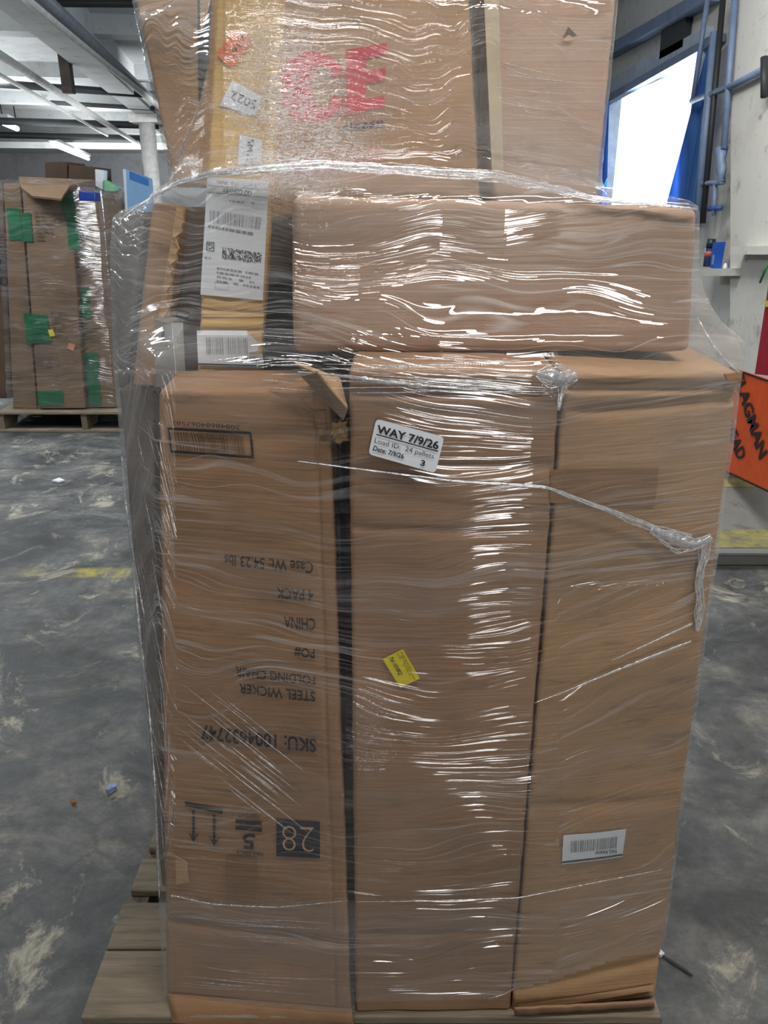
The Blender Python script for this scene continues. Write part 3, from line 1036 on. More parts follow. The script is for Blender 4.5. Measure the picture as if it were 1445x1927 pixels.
right, fr = carton('carton', [(1062, 702), (1394, 700), (1234, 1878), (962, 1906)], [0.967, 1.045, 0.982, 0.961], 0.44, K5,
                   'tall plain brown carton with a small white barcode label near its foot', group=LOAD, bulge=0.004, seed=9, back_dir=(0.03, 1, 0),
                   creases=((0.984, -0.004, 0.014, 0.005, 0, 1), (0.955, 0.012, 0.012, 0.006, 0.1, 1), (0.045, 0.035, 0.006, 0.008, 0, 1), (0.4, -.02, .003, .01, 0, .9)))
lq = [(1060, 1572), (1178, 1560), (1171, 1612), (1057, 1627)]
lb = sheet(fr, lq, 0.0025, 'barcode_label', PAPER, right)
BASE[lb] = BASE[right]
ink = Ink(fr, 0.0036)
ink.bars([(1074, 1583), (1163, 1574), (1161, 1596), (1073, 1605)], 40, 8)
ink.text('FXG Relabel', [(1121, 1603), (1160, 1598), (1160, 1605), (1121, 1609)], True, 0.01)
ink.sub(lq, 0.0, 0.04, 1, 0.10)
ink.build('label_print', INK, lb)
# crumpled bottom edge bulging out over the pallet, and the crushed upper corner
mb = MB()
n = 24
for i in range(n + 1):
    u = 968 + (1232 - 968) * i / n
    w_ = 3 * noise.noise(Vector((i * .5, 2, 0)))
    mb.v += [at_z(u, 1899 - 14 * i / n + w_ * .5, .170), at_z(u, 1903 - 12 * i / n + w_, .158), at_z(u, 1911 - 16 * i / n + w_, .1425)]
for i in range(n):
    k = 3 * i
    mb.f += [(k, k + 1, k + 4, k + 3), (k + 1, k + 2, k + 5, k + 4)]
o = mb.build('crumpled_edge', K2, right, True)
o.modifiers.new('thickness', 'SOLIDIFY').thickness = 0.003
bm = bmesh.new()
bmesh.ops.create_icosphere(bm, subdivisions=4, radius=1)
sheet(fr, [(1362, 704), (1396, 700), (1384, 742), (1366, 726)], 0.007, 'crushed_corner', K2, right, 4, 4, .002)
q = Ink(fr, 0.003)
q.rect([(975, 1890), (1228, 1853), (1230, 1864), (978, 1902)], 10, 2)
q.build('bent_flap_edge', KIN, right)
q = Ink(fr, 0.0016)
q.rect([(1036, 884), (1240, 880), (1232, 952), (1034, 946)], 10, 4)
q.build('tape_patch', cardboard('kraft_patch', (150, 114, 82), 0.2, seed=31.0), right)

# crumpled paper jammed in the gap
cc = at_y(637, 812, 1.0)
vs = [cc + np.array(v.co[:]) * np.array([.014, .013, .013]) * (1 + 0.5 * noise.noise(v.co * 3.1) + .15 * noise.noise(v.co * 9)) for v in bm.verts]
o = mesh_obj('crumpled_paper', vs, [[v.index for v in f.verts] for f in bm.faces], KIN, None, False, cc)
tag(o, 'crumpled kraft paper ball wedged at the top of the dark gap', 'paper')
bm.free()

# second row, low ---------------------------------------------------
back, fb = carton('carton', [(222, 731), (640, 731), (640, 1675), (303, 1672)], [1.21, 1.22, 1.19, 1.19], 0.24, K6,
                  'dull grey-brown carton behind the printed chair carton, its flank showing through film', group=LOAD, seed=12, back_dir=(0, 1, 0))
for v0, u0 in ((975, 270), (1060, 282), (1130, 284)):
    Ink(fb, OFF).text('54', [(u0, v0), (u0 + 24, v0 + 4), (u0 + 28, v0 + 34), (u0 + 4, v0 + 30)], True, 0.0).build('printed_marking', INK, back)

# black panel put in for the dark void beside the gap
carton('dark_void_panel', [(492, 545), (552, 520), (650, 729), (492, 729)], [1.27, 1.27, 1.22, 1.22], 0.05, plain('void_black', (16, 17, 20), 0.5),
       'black panel filling in the dark of the hollow left of the wide pale carton', 'panel', rad=0.004, step=.05, hull=False)

# upper tier ----------------------------------------------------------
top, ft = carton('carton', [(547, 366), (1318, 388), (1302, 666), (550, 666)], [1.075, 1.085, 1.09, 1.085], 0.32, K3,
                 'wide pale carton lying on top of the two tall plain cartons', group=LOAD, bulge=0.003, seed=14, rad=0.014)
bxs = at_y(596, 702, 1.2)

mail, fma = carton('mailer_box', [(408, -40), (534, -40), (490, 728), (369, 728)], [1.215, 1.215, 1.17, 1.17], 0.035, K4,
                   'long narrow golden mailer box standing upright, plastered with shipping labels', 'carton', seed=17, rad=0.006, step=0.012,
                   creases=((0.185, 0.0, 0.004, 0.008, 0, 1), (0.155, 0.0, 0.004, 0.006, 0, 1), (0.21, -0.01, 0.003, 0.005, 0, 1)), back_dir=(0, 1, 0.0))
sl_ = [(390, 332), (506, 341), (494.5, 565), (377, 554.5)]
lb = sheet(fma, sl_, 0.0025, 'shipping_label', PAPER, mail, 8, 14)
BASE[lb] = BASE[mail]
ink = Ink(fma, 0.0036)
ink.text('17 LOTS - 03-0 - EN701', [(408, 339), (482, 347), (482, 354), (408, 345)], True, 0.0)
ink.text('NO CONVEY', [(419, 352), (474, 359), (473, 369), (419, 361.5)], True, 0.015)
ink.rect([(391, 348), (504, 357), (504, 358), (391, 349)]).rect([(390, 361), (503, 371), (503, 372), (390, 362)])
ink.bars([(395, 395), (494, 409), (491, 432), (395, 418.5)], 48, 5)
ink.speck([(418, 465), (493, 476), (492, 496), (418, 487)], 44, 12, 6)
ink.wire([(389, 454), (403, 456), (403, 473), (388, 471)], .1, .08)
ink.text('G', [(392, 458), (400, 459), (400, 469), (392, 468)], True, 0.0)
ink.build('label_print', INK, lb)
ink = Ink(fma, 0.0034)
ink.lines_of_text([(420, 372), (495, 380), (495, 388), (420, 380)], 1, 2)
ink.lines_of_text([(392, 420), (480, 434), (478, 446), (392, 430)], 1, 4)
ink.lines_of_text([(385, 480), (402, 482), (402, 490), (385, 488)], 1, 5)
ink.lines_of_text([(408, 500), (490, 512), (488, 545), (408, 532)], 4, 7)
ink.wire([(404, 530), (430, 533), (430, 546), (404, 543)], .02, .06)
ink.build('fine_print', plain('faint_ink', (140, 144, 150)), lb)
rq = [(370, 622), (489, 622), (497, 692), (373, 688)]
v, f = grid2(10, 8)
fs2 = [x for x in f if not (np.mean([v[i][0] for i in x]) > 0.78 and np.mean([v[i][1] for i in x]) > 0.35 + 0.0)]
lb = mesh_obj('relabel_sticker', fma.place(v, rq, 0.0025), fs2, PAPER, mail)
BASE[lb] = BASE[mail]
ink = Ink(fma, 0.0036)
ink.bars([(388, 635), (466, 635), (468, 667), (389, 667)], 34, 12)
ink.text('FXG Relabel', [(443, 671), (484, 671), (484, 680), (443, 680)], True, 0.01)
ink.sub(rq, 0, .03, 1, .07)
ink.build('label_print', INK, lb)
# its peeled corner curls away
q_ = [fma.place([(0.78, 1.0)], rq, .003)[0], fma.place([(0.97, .66)], rq, .022)[0], fma.place([(0.93, .45)], rq, .018)[0], fma.place([(0.78, .4)], rq, .003)[0]]
mesh_obj('peeled_corner', q_, [(0, 1, 2, 3)], PAPER, lb)
for name, quad, m, txt, tq in (
    ('orange_sticker', [(440, 56), (475, 77), (437, 129), (406, 102)], ORANGE, 'L917', [(428, 106), (456, 66), (464, 72), (437, 112)]),
    ('white_sticker', [(437, 151), (493, 181), (480, 218), (413, 198)], PAPER, '5022', [(479, 206), (433, 187), (437, 170), (485, 190)]),
    ('white_sticker', [(451, 254), (493, 263), (491, 307), (447, 311)], PAPER, 'SM17', [(478, 262), (474, 306), (462, 306), (466, 262)])):
    lb = sheet(fma, quad, 0.0022, name, m, mail, 4, 4)
    BASE[lb] = BASE[mail]
    Ink(fma, 0.0032).text(txt, tq, False, 0.0).build('handwriting', INK, lb)

# torn open carton, grey carton and white panel at the left shoulder
torn, fto = carton('torn_carton', [(286, 380), (344, 388), (304, 729), (248, 729)], [1.24, 1.24, 1.19, 1.19], 0.10, K5,
                   'torn open brown carton leaning at the left shoulder of the load, ragged right edge', group=LOAD, seed=21, rad=0.006, step=.012, back_dir=(-0.12, 1, 0))
r = random.Random(5)
vs, fs = [], []
n = 26
for i in range(n + 1):
    t_ = i / n
    u, v_ = 344 + (300 - 344) * t_, 388 + (650 - 388) * t_
    vs += [at_y(u - 8, v_, 1.205), at_y(u + r.uniform(-2, 9), v_, 1.20)]
for i in range(n):
    fs.append((2 * i, 2 * i + 1, 2 * i + 3, 2 * i + 2))
o = mesh_obj('ragged_edge', vs, fs, KIN, torn)
o.modifiers.new('thickness', 'SOLIDIFY').thickness = 0.004
carton('grey_carton', [(214, 420), (272, 408), (240, 731), (222, 731)], [1.36, 1.36, 1.30, 1.30], 0.25, plain('grey_wrap', (112, 110, 104), 0.5, var=.2, nscale=30),
       'pale grey carton behind the torn carton under bunched film', 'carton', seed=25, rad=0.006, back_dir=(0, 1, 0))
brd, fbd = carton('panel_board', [(291, 599), (322, 607), (331, 729), (290, 729)], [1.172, 1.165, 1.160, 1.168], 0.05, plain('grey_laminate', (146, 142, 136), 0.4, var=.04),
                  'grey furniture panel with white edge and a drilled hole behind the chair carton', 'panel', rad=0.002, step=.03, hull=False, back_dir=(0, 1, 0))
q = [at_y(322.5, 607, 1.165), at_y(343, 606, 1.222), at_y(349, 729, 1.217), at_y(331.5, 729, 1.16)]
MB().slab([x + np.array([0.001, 0, 0]) for x in q], 0.001).build('white_edge', plain('white_laminate', (222, 226, 230), 0.35, var=.02), brd)
Ink(fbd, 0.001).poly([(303, 622), (311, 622), (311, 642), (303, 642)], [(0.5 + .5 * math.cos(a * .5236), .5 + .5 * math.sin(a * .5236)) for a in range(12)]).build('drill_hole', INK, brd)
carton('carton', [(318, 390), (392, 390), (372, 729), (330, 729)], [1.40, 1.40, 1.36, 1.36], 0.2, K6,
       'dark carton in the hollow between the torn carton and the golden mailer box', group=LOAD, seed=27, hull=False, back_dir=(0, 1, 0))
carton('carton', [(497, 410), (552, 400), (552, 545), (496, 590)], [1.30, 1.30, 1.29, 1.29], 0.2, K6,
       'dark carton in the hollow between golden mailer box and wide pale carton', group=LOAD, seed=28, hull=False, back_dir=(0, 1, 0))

# back row, tall, reaching out of the picture -------------------------
pan, fpa = carton('carton', [(222, -150), (420, -150), (408, 352), (328, 352)], [1.50, 1.50, 1.45, 1.45], 0.10, K5,
                  'brown carton above the torn carton, narrowing to a film-gathered point at its foot', group=LOAD, seed=30, back_dir=(0, 1, 0))
Ink(fpa, 0.002).rect([(372, -20), (400, -20), (392, 120), (374, 200)], 4, 6).build('dark_strip', plain('dark_strip_colour', (52, 50, 46), 0.3), pan)  # dark strip along the carton's edge beside the mailer box
sheet(fpa, [(376, -10), (398, -10), (386, 45), (378, 60)], 0.006, 'torn_ply', KIN, pan, 3, 3, .001)

red, fq = carton('carton', [(470, -170), (876, -170), (960, 1500), (505, 1500)], [1.52, 1.52, 1.48, 1.48], 0.25, K5,
                 'tall carton with large red letters behind the golden mailer box', group=LOAD, seed=33, bulge=.004, back_dir=(0, 1, 0))
Q = [(522, 97), (654, 97), (654, 230), (522, 230)]
ink = Ink(fq, OFF)
n = 30
vs, fs = [], []
for i in range(n + 1):
    a = math.radians(22 + (338 - 22) * i / n)
    vs.append((0.5 + 0.5 * math.cos(a), 0.5 + 0.5 * math.sin(a)))
    vs.append((0.64 + 0.17 * math.cos(a), 0.5 + 0.30 * math.sin(a)))
for i in range(n):
    fs.append((2 * i, 2 * i + 1, 2 * i + 3, 2 * i + 2))
ink.mb.add(fq.place(vs, Q, OFF), fs)
E4 = [(651, 94), (728, 80), (725, 202), (651, 215)]
ink.sub(E4, 0, 0, 0.5, 1, 4, 6).sub(E4, 0.5, 0.82, 1, 1).sub(E4, 0.5, 0.43, 0.98, 0.62).sub(E4, 0.5, 0, 0.97, 0.19)
ink.text('your-connue me', [(580, 288), (714, 276), (714, 288), (580, 300)], False, 0.0)
ink.text('more us nos', [(600, 302), (730, 291), (730, 302), (600, 313)], False, 0.0)
ink.text('ge ans', [(576, 322), (628, 315), (628, 328), (576, 335)], False, 0.0)
ink.build('red_lettering', REDINK, red)
Ink(fq, OFF).text('please', [(642, 232), (722, 219), (721, 243), (643, 252)], False, 0.02).build('dark_lettering', plain('navy_ink', (52, 48, 74)), red)

tall, fta = carton('carton', [(912, -170), (1176, -170), (1018, 1500), (966, 1500)], [1.52, 1.52, 1.48, 1.48], 0.25, K3,
                   'tall plain carton at the rear corner beside the bright window, small tear near its top', group=LOAD, seed=36, bulge=.003, back_dir=(0, 1, 0))
Ink(fta, 0.003).poly([(1058, 50), (1086, 50), (1086, 76), (1058, 76)], [(0, .1), (.4, 1), (1, .35), (.5, .2)]).build('tear', plain('tear_dark', (70, 50, 36)), tall)
tx = Ink(fta, 0.0045)
tx.poly([(1056, 62), (1082, 58), (1080, 78), (1056, 78)], [(0, .1), (.55, .7), (1, .3), (.6, 0)])
tx.build('torn_ply', KIN, tall)
sheet(fta, [(905, -120), (935, -120), (948, 330), (926, 330)], 0.001, 'packing_tape', plain('pale_tape', (186, 170, 140), .3), tall, 3, 20)

# ------------------------------------------------------------------ stretch film
ZS = np.arange(0.150, 1.80, 0.0075)
NT_ = 560
CX, CY = 0.0, 1.58
pts = np.concatenate(HULL)
# denser angles towards the camera
tt = np.linspace(0, 1, NT_, endpoint=False)
TH = -math.pi / 2 + 2 * math.pi * (tt - 0.5) - 0.55 * np.sin(2 * math.pi * (tt - 0.5))
DIR = np.stack([np.cos(TH), np.sin(TH)], 1)


def hull2(P):
    P = P[np.lexsort((P[:, 1], P[:, 0]))]

    def half(seq):
        h = []
        for p_ in seq:
            while len(h) > 1 and (h[-1][0] - h[-2][0]) * (p_[1] - h[-2][1]) - (h[-1][1] - h[-2][1]) * (p_[0] - h[-2][0]) <= 0:
                h.pop()
            h.append(p_)
        return h
    a, b = half(P), half(P[::-1])
    return np.array(a[:-1] + b[:-1])


R = np.zeros((len(ZS), NT_))
for i, z in enumerate(ZS):
    sel = pts[np.abs(pts[:, 2] - z) < (0.05 if z < 1.38 else 0.02)][:, :2]
    hp = hull2(sel) - np.array([CX, CY])
    nx_ = np.roll(hp, -1, axis=0)
    e = nx_ - hp
    nrm = np.stack([e[:, 1], -e[:, 0]], 1)
    ln = np.linalg.norm(nrm, axis=1)
    ok = ln > 1e-6
    nrm = nrm[ok] / ln[ok, None]
    dd = (nrm * hp[ok]).sum(1)
    den = DIR @ nrm.T
    with np.errstate(divide='ignore', invalid='ignore'):
        tq = np.where(den > 1e-6, dd[None] / den, np.inf)
    R[i] = tq.min(1)


def blur(A, sig, axis):
    k = int(sig * 3) + 1
    w = np.exp(-0.5 * (np.arange(-k, k + 1) / sig) ** 2)
    w /= w.sum()
    if axis == 0:
        P_ = np.pad(A, ((k, k), (0, 0)), 'edge')
        return sum(w[j] * P_[j:j + A.shape[0]] for j in range(2 * k + 1))
    return sum(w[j] * np.roll(A, k - j, axis=1) for j in range(2 * k + 1))


kz = np.clip((ZS - 1.33) / 0.05, 0, 1)[:, None]
R = np.maximum(R, blur(R, 9, 0)) * (1 - kz) + np.maximum(R, blur(R, 2, 0)) * kz
R = np.maximum(R, blur(R, 4, 0)) * (1 - kz) + np.maximum(R, blur(R, 1.5, 0)) * kz
R = blur(blur(R, 1.2, 0), 0.8, 1) + 0.006
XY = np.stack([CX + R * DIR[None, :, 0], CY + R * DIR[None, :, 1]], 2)
seg = np.linalg.norm(np.roll(XY, -1, axis=1) - XY, axis=2)
ARC = np.concatenate([np.zeros((len(ZS), 1)), np.cumsum(seg, axis=1)], 1).mean(0)
# lower hem of the film: low on the chair carton, climbing towards the right-hand corner
verts, lay, crk, dgl, clm = [], [], [], [], []
for i, z in enumerate(ZS):
    for j in range(NT_):
        P = np.array([XY[i, j, 0], XY[i, j, 1], z])
        u, v = proj(P)
        front = DIR[j, 1] < 0.2
        c = math.exp(-((u - 525) / 95) ** 2 - ((v - 190) / 165) ** 2) * 1.0 + 0.8 * math.exp(-((u - 590) / 110) ** 2 - ((v - 262) / 48) ** 2)
        c += 0.16 * math.exp(-((u - 740) / 130) ** 2 - ((v - 120) / 150) ** 2)
        c += 0.6 * math.exp(-((u - 320) / 50) ** 2 - ((v - 280) / 60) ** 2)
        c += 0.35 * math.exp(-((u - 690) / 40) ** 2 - ((v - 1390) / 70) ** 2)
        c += 0.8 * math.exp(-((u - 1055) / 30) ** 2 - ((v - 715) / 30) ** 2)
        crk.append(min(1, c) if front else 0.2)
        # slanting pulls across the chair carton and down its flank
        d = -0.75 * (P[0] + 0.2) * math.exp(-((u - 430) / 150) ** 2 - ((v - 1420) / 170) ** 2)
        if u < 330 and v > 700:
            d += -2.2 * (P[0] + .35) * min(1, (330 - u) / 40)
        if u > 1050 and v > 1100:
            d += -0.35 * (P[0] - .2)
        dgl.append(d)
        m_ = 0.22 * math.exp(-((u - 235) / 45) ** 2 - ((v - 540) / 150) ** 2)
        if u < 330:
            m_ += 0.10 * min(1, (330 - u) / 60)
        m_ += 0.12 * math.exp(-((u - 1350) / 45) ** 2 - ((v - 655) / 60) ** 2)
        m_ += 0.07 * math.exp(-((u - 1010) / 110) ** 2 - ((v - 240) / 150) ** 2)
        m_ += 0.10 * math.exp(-((v - 345) / 28) ** 2)
        m_ += (0.11 if u < 668 else 0.05) * min(1, max(0, (v - 1692) / 14))
        lay.append(m_ if front else 0.05)
        # drawn tight over the rear cartons and the free half of the wide pale carton
        q_ = 0.0
        if v < 345 and u < 420:
            q_ = 0.75
        elif v < 372 and u > 905:
            q_ = 0.6
        elif v < 690:
            q_ = 0.65 * min(1, max(0, (u - 830) / 120))
        elif u > 1000 and v < 1900:
            q_ = 0.45 * min(1, max(0, (u - 1000) / 60))
        elif u < 640 and v > 750:
            q_ = 0.3
        clm.append(q_)
        verts.append(P)
faces = []
hem = {}
for j in range(NT_):
    for i in range(len(ZS) - 1):
        a, b, c, d = i * NT_ + j, i * NT_ + (j + 1) % NT_, (i + 1) * NT_ + (j + 1) % NT_, (i + 1) * NT_ + j
        x = verts[a][0]
        zmin = 0.155 + (0.02 if x > -0.05 else 0) + max(0, min(1, (x - 0.16) / 0.24)) * 0.075
        if verts[a][2] < zmin:
            continue
        faces.append((a, b, c, d))
used = sorted({i for f in faces for i in f})
remap = {o: n for n, o in enumerate(used)}
wrap = thing('stretch_wrap', (0, CY, 0.15), 'clear wrinkled plastic stretch film wound around the whole pallet load', 'plastic wrap')
FILM = film_material('stretch_film')
film = mesh_obj('film_sheet', [verts[i] for i in used], [tuple(remap[i] for i in f) for f in faces], FILM, wrap, True)
me = film.data
uvl = me.uv_layers.new(name='UVMap')
uvd = np.zeros((len(me.loops), 2))
k = 0
for f in faces:
    j0 = f[0] % NT_
    for i in f:
        j = i % NT_
        u_ = ARC[j] if not (j == 0 and j0 == NT_ - 1) else ARC[NT_]
        uvd[k] = (u_, verts[i][2])
        k += 1
uvl.data.foreach_set('uv', uvd.ravel())
for nm, arr in (('crinkle', crk), ('diagonal', dgl), ('layers', lay), ('calm', clm)):
    at = me.attributes.new(nm, 'FLOAT', 'POINT')
    at.data.foreach_set('value', [arr[i] for i in used])

BV = BVHTree.FromPolygons([tuple(v) for v in verts], faces)


def on_film(u, v, off=0.003):
    d = ray(u, v)
    d = d / np.linalg.norm(d)
    hit = BV.ray_cast(Vector(O), Vector(d), 4.0)
    if hit[0] is None:
        hit = BV.find_nearest(Vector(at_y(u, v, 1.2)))
    return np.array(hit[0]) - d * off


def polyline(px, step=6):
    out = []
    for (a, b) in zip(px[:-1], px[1:]):
        n_ = max(1, int(math.hypot(b[0] - a[0], b[1] - a[1]) / step))
        out += [(a[0] + (b[0] - a[0]) * i / n_, a[1] + (b[1] - a[1]) * i / n_) for i in range(n_)]
    return out + [px[-1]]


FOLD = fold_material('folded_film', 0.35)
FOLDT = fold_material('thin_folded_film', 0.55)
FOLDC = fold_material('gathered_film', 0.6)


def fold(name, px, r, m=FOLD, jag=0.25, flat=0.5, seed=0, step=6, off=0.003):
    pl = polyline(px, step)
    n_ = len(pl)
    P = [on_film(u, v, off) for u, v in pl]
    rr = []
    for i in range(n_):
        t_ = i / max(1, n_ - 1)
        k_ = t_ * (len(r) - 1)
        a = int(min(k_, len(r) - 2))
        b = r[a] + (r[a + 1] - r[a]) * (k_ - a)
        rr.append(b * (1 + jag * 2 * noise.noise(Vector((i * 0.6, seed, 0)))))
    # even out the depth so the pulled film runs taut
    P = np.array(P)
    for _ in range(6):
        P[1:-1] = (P[:-2] + 2 * P[1:-1] + P[2:]) / 4
    MB().tube(list(P), rr, 8, flat).build(name, m, wrap, True)


def bundle(name, px, wid, n_, r, m=FOLD, seed=0, step=7, off=0.003, wave=0.5):
    """film pulled together into a band: several thin crossing pleats in one mesh"""
    pl = polyline(px, step)
    N = len(pl)
    mb_ = MB()
    core = []
    for k in range(n_):
        P, rr = [], []
        for i in range(N):
            t_ = i / (N - 1)
            kk = t_ * (len(wid) - 1)
            a = int(min(kk, len(wid) - 2))
            w_ = wid[a] + (wid[a + 1] - wid[a]) * (kk - a)
            q0, q1 = pl[max(i - 1, 0)], pl[min(i + 1, N - 1)]
            L = math.hypot(q1[0] - q0[0], q1[1] - q0[1]) + 1e-6
            nx_, ny_ = -(q1[1] - q0[1]) / L, (q1[0] - q0[0]) / L
            o_ = w_ * (((k + 0.5) / n_ - 0.5) * 1.2 + wave * noise.noise(Vector((i * step / 40.0, k * 1.7, seed))))
            P.append(on_film(pl[i][0] + nx_ * o_, pl[i][1] + ny_ * o_, off + 0.002 * noise.noise(Vector((i * .5, k * 2.1, seed + 5)))))
            rr.append(r * (0.35 + 0.65 * min(1, w_ / 5.0)) * (1 + 0.6 * noise.noise(Vector((i * 0.9, k * 1.3, seed + 9)))))
        P = np.array(P)
        for _ in range(3):
            P[1:-1] = (P[:-2] + 2 * P[1:-1] + P[2:]) / 4
        mb_.tube(list(P), rr, 6, 0.5)
        core.append(P)
    mb_.build(name, m, wrap, True)
    C = np.mean(core, axis=0)
    ww = [np.interp(i / (N - 1) * (len(wid) - 1), range(len(wid)), wid) * (0.00015 if name == 'film_tail' else 0.00026) for i in range(N)]
    MB().tube(list(C), [w_ * (1 + .5 * noise.noise(Vector((i * .35, seed, 3)))) for i, w_ in enumerate(ww)], 10, 0.35).build('film_band', FOLDC, wrap, True)


bundle('film_rope', [(208, 428), (255, 390), (330, 344), (400, 326), (480, 319), (600, 310), (700, 316), (930, 330), (1010, 347), (1115, 373), (1200, 381), (1312, 394)],
       [2, 3, 9, 12, 13, 15, 17, 16, 13, 8, 4, 2], 14, .0009, FOLDT, 1, off=.004)
bundle('film_strand', [(560, 868), (700, 886), (850, 905), (1030, 917), (1100, 945), (1180, 975), (1250, 1002), (1300, 1014)], [1, 1.5, 2, 2.5, 4, 6, 11, 15], 8, .0008, FOLD, 2)
bundle('film_knot', [(1225, 995), (1275, 1020), (1305, 1026), (1325, 1018), (1338, 1010)], [8, 22, 26, 18, 8], 18, .0009, FOLD, 3, 3, .004, .5)
bundle('film_tail', [(1328, 1016), (1322, 1060), (1314, 1100), (1318, 1140), (1312, 1190)], [16, 14, 12, 13, 5], 11, .0008, FOLD, 4, 4, .004, .5)
fold('film_strand', [(1005, 1323), (1060, 1303), (1160, 1262), (1300, 1207)], [.0006, .0015, .0024, .0018], FOLD, .4, .5, 5)
fold('film_strand', [(1150, 1244), (1220, 1212), (1302, 1174)], [.0006, .0014, .0018], FOLD, .4, .5, 6)
fold('film_strand', [(672, 1697), (800, 1696), (975, 1690), (1100, 1665), (1290, 1628)], [.0006, .001, .0012, .001, .0006], FOLDT, .4, .5, 7)
fold('film_strand', [(322, 1685), (400, 1702), (520, 1708), (655, 1695)], [.0015, .0014, .0012, .0006], FOLDT, .4, .5, 8)
fold('film_strand', [(250, 1060), (262, 1180), (280, 1330), (292, 1480), (300, 1690)], [.001, .0022, .002, .0018, .001], FOLDT, .5, .6, 9)
fold('film_strand', [(222, 860), (238, 960), (256, 1075), (272, 1160)], [.0015, .0025, .0018, .001], FOLDT, .5, .6, 10)
fold('film_strand', [(335, 300), (352, 255), (375, 200), (388, 160)], [.003, .002, .0015, .0006], FOLDT, .6, .6, 11)
fold('film_strand', [(560, 700), (650, 708), (760, 722), (900, 735)], [.001, .002, .0018, .0006], FOLD, .6, .5, 12)
fold('film_strand', [(968, 1880), (1080, 1856), (1180, 1828), (1232, 1800)], [.0008, .0012, .0016, .002], FOLDT, .4, .5, 13)
fold('film_strand', [(1312, 598), (1340, 650), (1368, 682), (1392, 702)], [.001, .0018, .0018, .001], FOLDT, .3, .5, 14)
bundle('film_gather', [(1008, 704), (1040, 712), (1062, 714), (1084, 706)], [6, 30, 34, 14], 14, .0008, FOLDT, 16, 4, .003, .7)
bundle('film_gather', [(1062, 706), (1056, 735), (1050, 772)], [20, 10, 3], 5, .0008, FOLDT, 17, 4, .003, 1.0)
bundle('film_tail', [(1040, 1903), (1120, 1899), (1180, 1893), (1228, 1886)], [5, 10, 14, 14], 5, .0009, FOLDT, 18, 5, .003, 1.0)

# many fine pulls of film: over the ledge, across the hollow, round the left shoulder, down the left flank, slanting over the print
def pull(mb_, p0, p1, r0, seed, sag=3):
    mid_ = ((p0[0] + p1[0]) / 2 + rs.uniform(-sag, sag), (p0[1] + p1[1]) / 2 + rs.uniform(-2, 3))
    P = np.array([on_film(u, v, .002) for u, v in polyline([p0, mid_, p1], 12)])
    n_ = len(P)
    for _ in range(4):
        P[1:-1] = (P[:-2] + 2 * P[1:-1] + P[2:]) / 4
    mb_.tube(list(P), [r0 * (.3 + .7 * math.sin(math.pi * i / (n_ - 1))) * (1 + .8 * noise.noise(Vector((i * .6, seed, 0)))) for i in range(n_)], 6, 0.5)


rs = random.Random(21)
sd = 40
mb_ = MB()
for zone, count in (('ledge', 30), ('hollow', 18), ('shoulder', 34), ('flank', 34), ('print', 40), ('foot', 18), ('top', 14)):
    for k in range(count):
        sd += 1
        r0 = rs.uniform(.0003, .0008)
        if zone == 'ledge':
            a, y0, L = rs.uniform(540, 860), rs.uniform(674, 740), rs.uniform(110, 330)
            p0, p1 = (a, y0), (min(a + L, 1060), y0 + rs.uniform(-6, 16))
        elif zone == 'hollow':
            y0 = rs.uniform(540, 735)
            p0, p1 = (rs.uniform(480, 500), y0), (rs.uniform(548, 640), y0 + rs.uniform(2, 14))
        elif zone == 'shoulder':
            y0 = rs.uniform(410, 700)
            p0, p1 = (rs.uniform(212, 236), y0 + rs.uniform(12, 34)), (rs.uniform(258, 300), y0 - rs.uniform(0, 14))
        elif zone == 'flank':
            y0 = rs.uniform(720, 1560)
            a = 226 + (y0 - 740) * 0.075 + rs.uniform(0, 50)
            p0, p1 = (a, y0), (min(a + rs.uniform(14, 40), 312), y0 + rs.uniform(60, 150))
        elif zone == 'print':
            a, y0 = rs.uniform(325, 480), rs.uniform(1260, 1450)
            L = rs.uniform(40, 130)
            y0 = 1300 + (a - 325) * .75 + rs.uniform(-60, 110)
            p0, p1 = (a, y0), (a + L, y0 + L * .78)
            r0 *= .8
        elif zone == 'foot':
            a, y0 = rs.uniform(320, 480), rs.uniform(1720, 1870)
            p0, p1 = (a, y0), (min(a + rs.uniform(80, 200), 650), y0 + rs.uniform(0, 18))
            r0 *= .7
        else:
            a, y0 = rs.uniform(930, 960), rs.uniform(110, 330)
            p0, p1 = (a, y0), (a + rs.uniform(60, 150), y0 + rs.uniform(8, 30))
            r0 *= .6
        pull(mb_, p0, p1, r0, sd)
mb_.build('film_pleat', FOLDT, wrap, True)['kind'] = 'stuff'

# pallet label stuck on the film
wf = Face([(708, 787.5), (836, 822), (819, 890), (693, 854)], 0.9, amp=0.0)
cs = [on_film(u, v, 0.004) for u, v in ((708, 787.5), (836, 822), (819, 890), (693, 854))]
wf.c = cs
n = np.cross(cs[1] - cs[0], cs[3] - cs[0])
n /= np.linalg.norm(n)
wf.n = -n if np.dot(n, cs[0] - O) > 0 else n
v, f = grid2(24, 16)
keep = []
W_, H_ = 0.088, 0.048
for a, b in v:
    x, y = a * W_, b * H_
    rr_ = 0.005
    qx, qy = min(max(x, rr_), W_ - rr_), min(max(y, rr_), H_ - rr_)
    d = math.hypot(x - qx, y - qy)
    if d > rr_:
        x, y = qx + (x - qx) / d * rr_, qy + (y - qy) / d * rr_
    keep.append((x / W_, y / H_))
pl_ = mesh_obj('pallet_label', [wf.point(a, b, 0.001) for a, b in keep], f, PAPER, wrap)
pl_['label'] = 'white label with black writing stuck on the film'
BASE[pl_] = BASE[wrap]
ink = Ink(wf, 0.0022)
ink.text('WAY 7/9/26', [(711, 799), (827, 831), (824, 847), (708, 815)], False, 0.03)
ink.rect([(708, 816.5), (824.5, 848.5), (824, 850.5), (707.5, 818.5)])
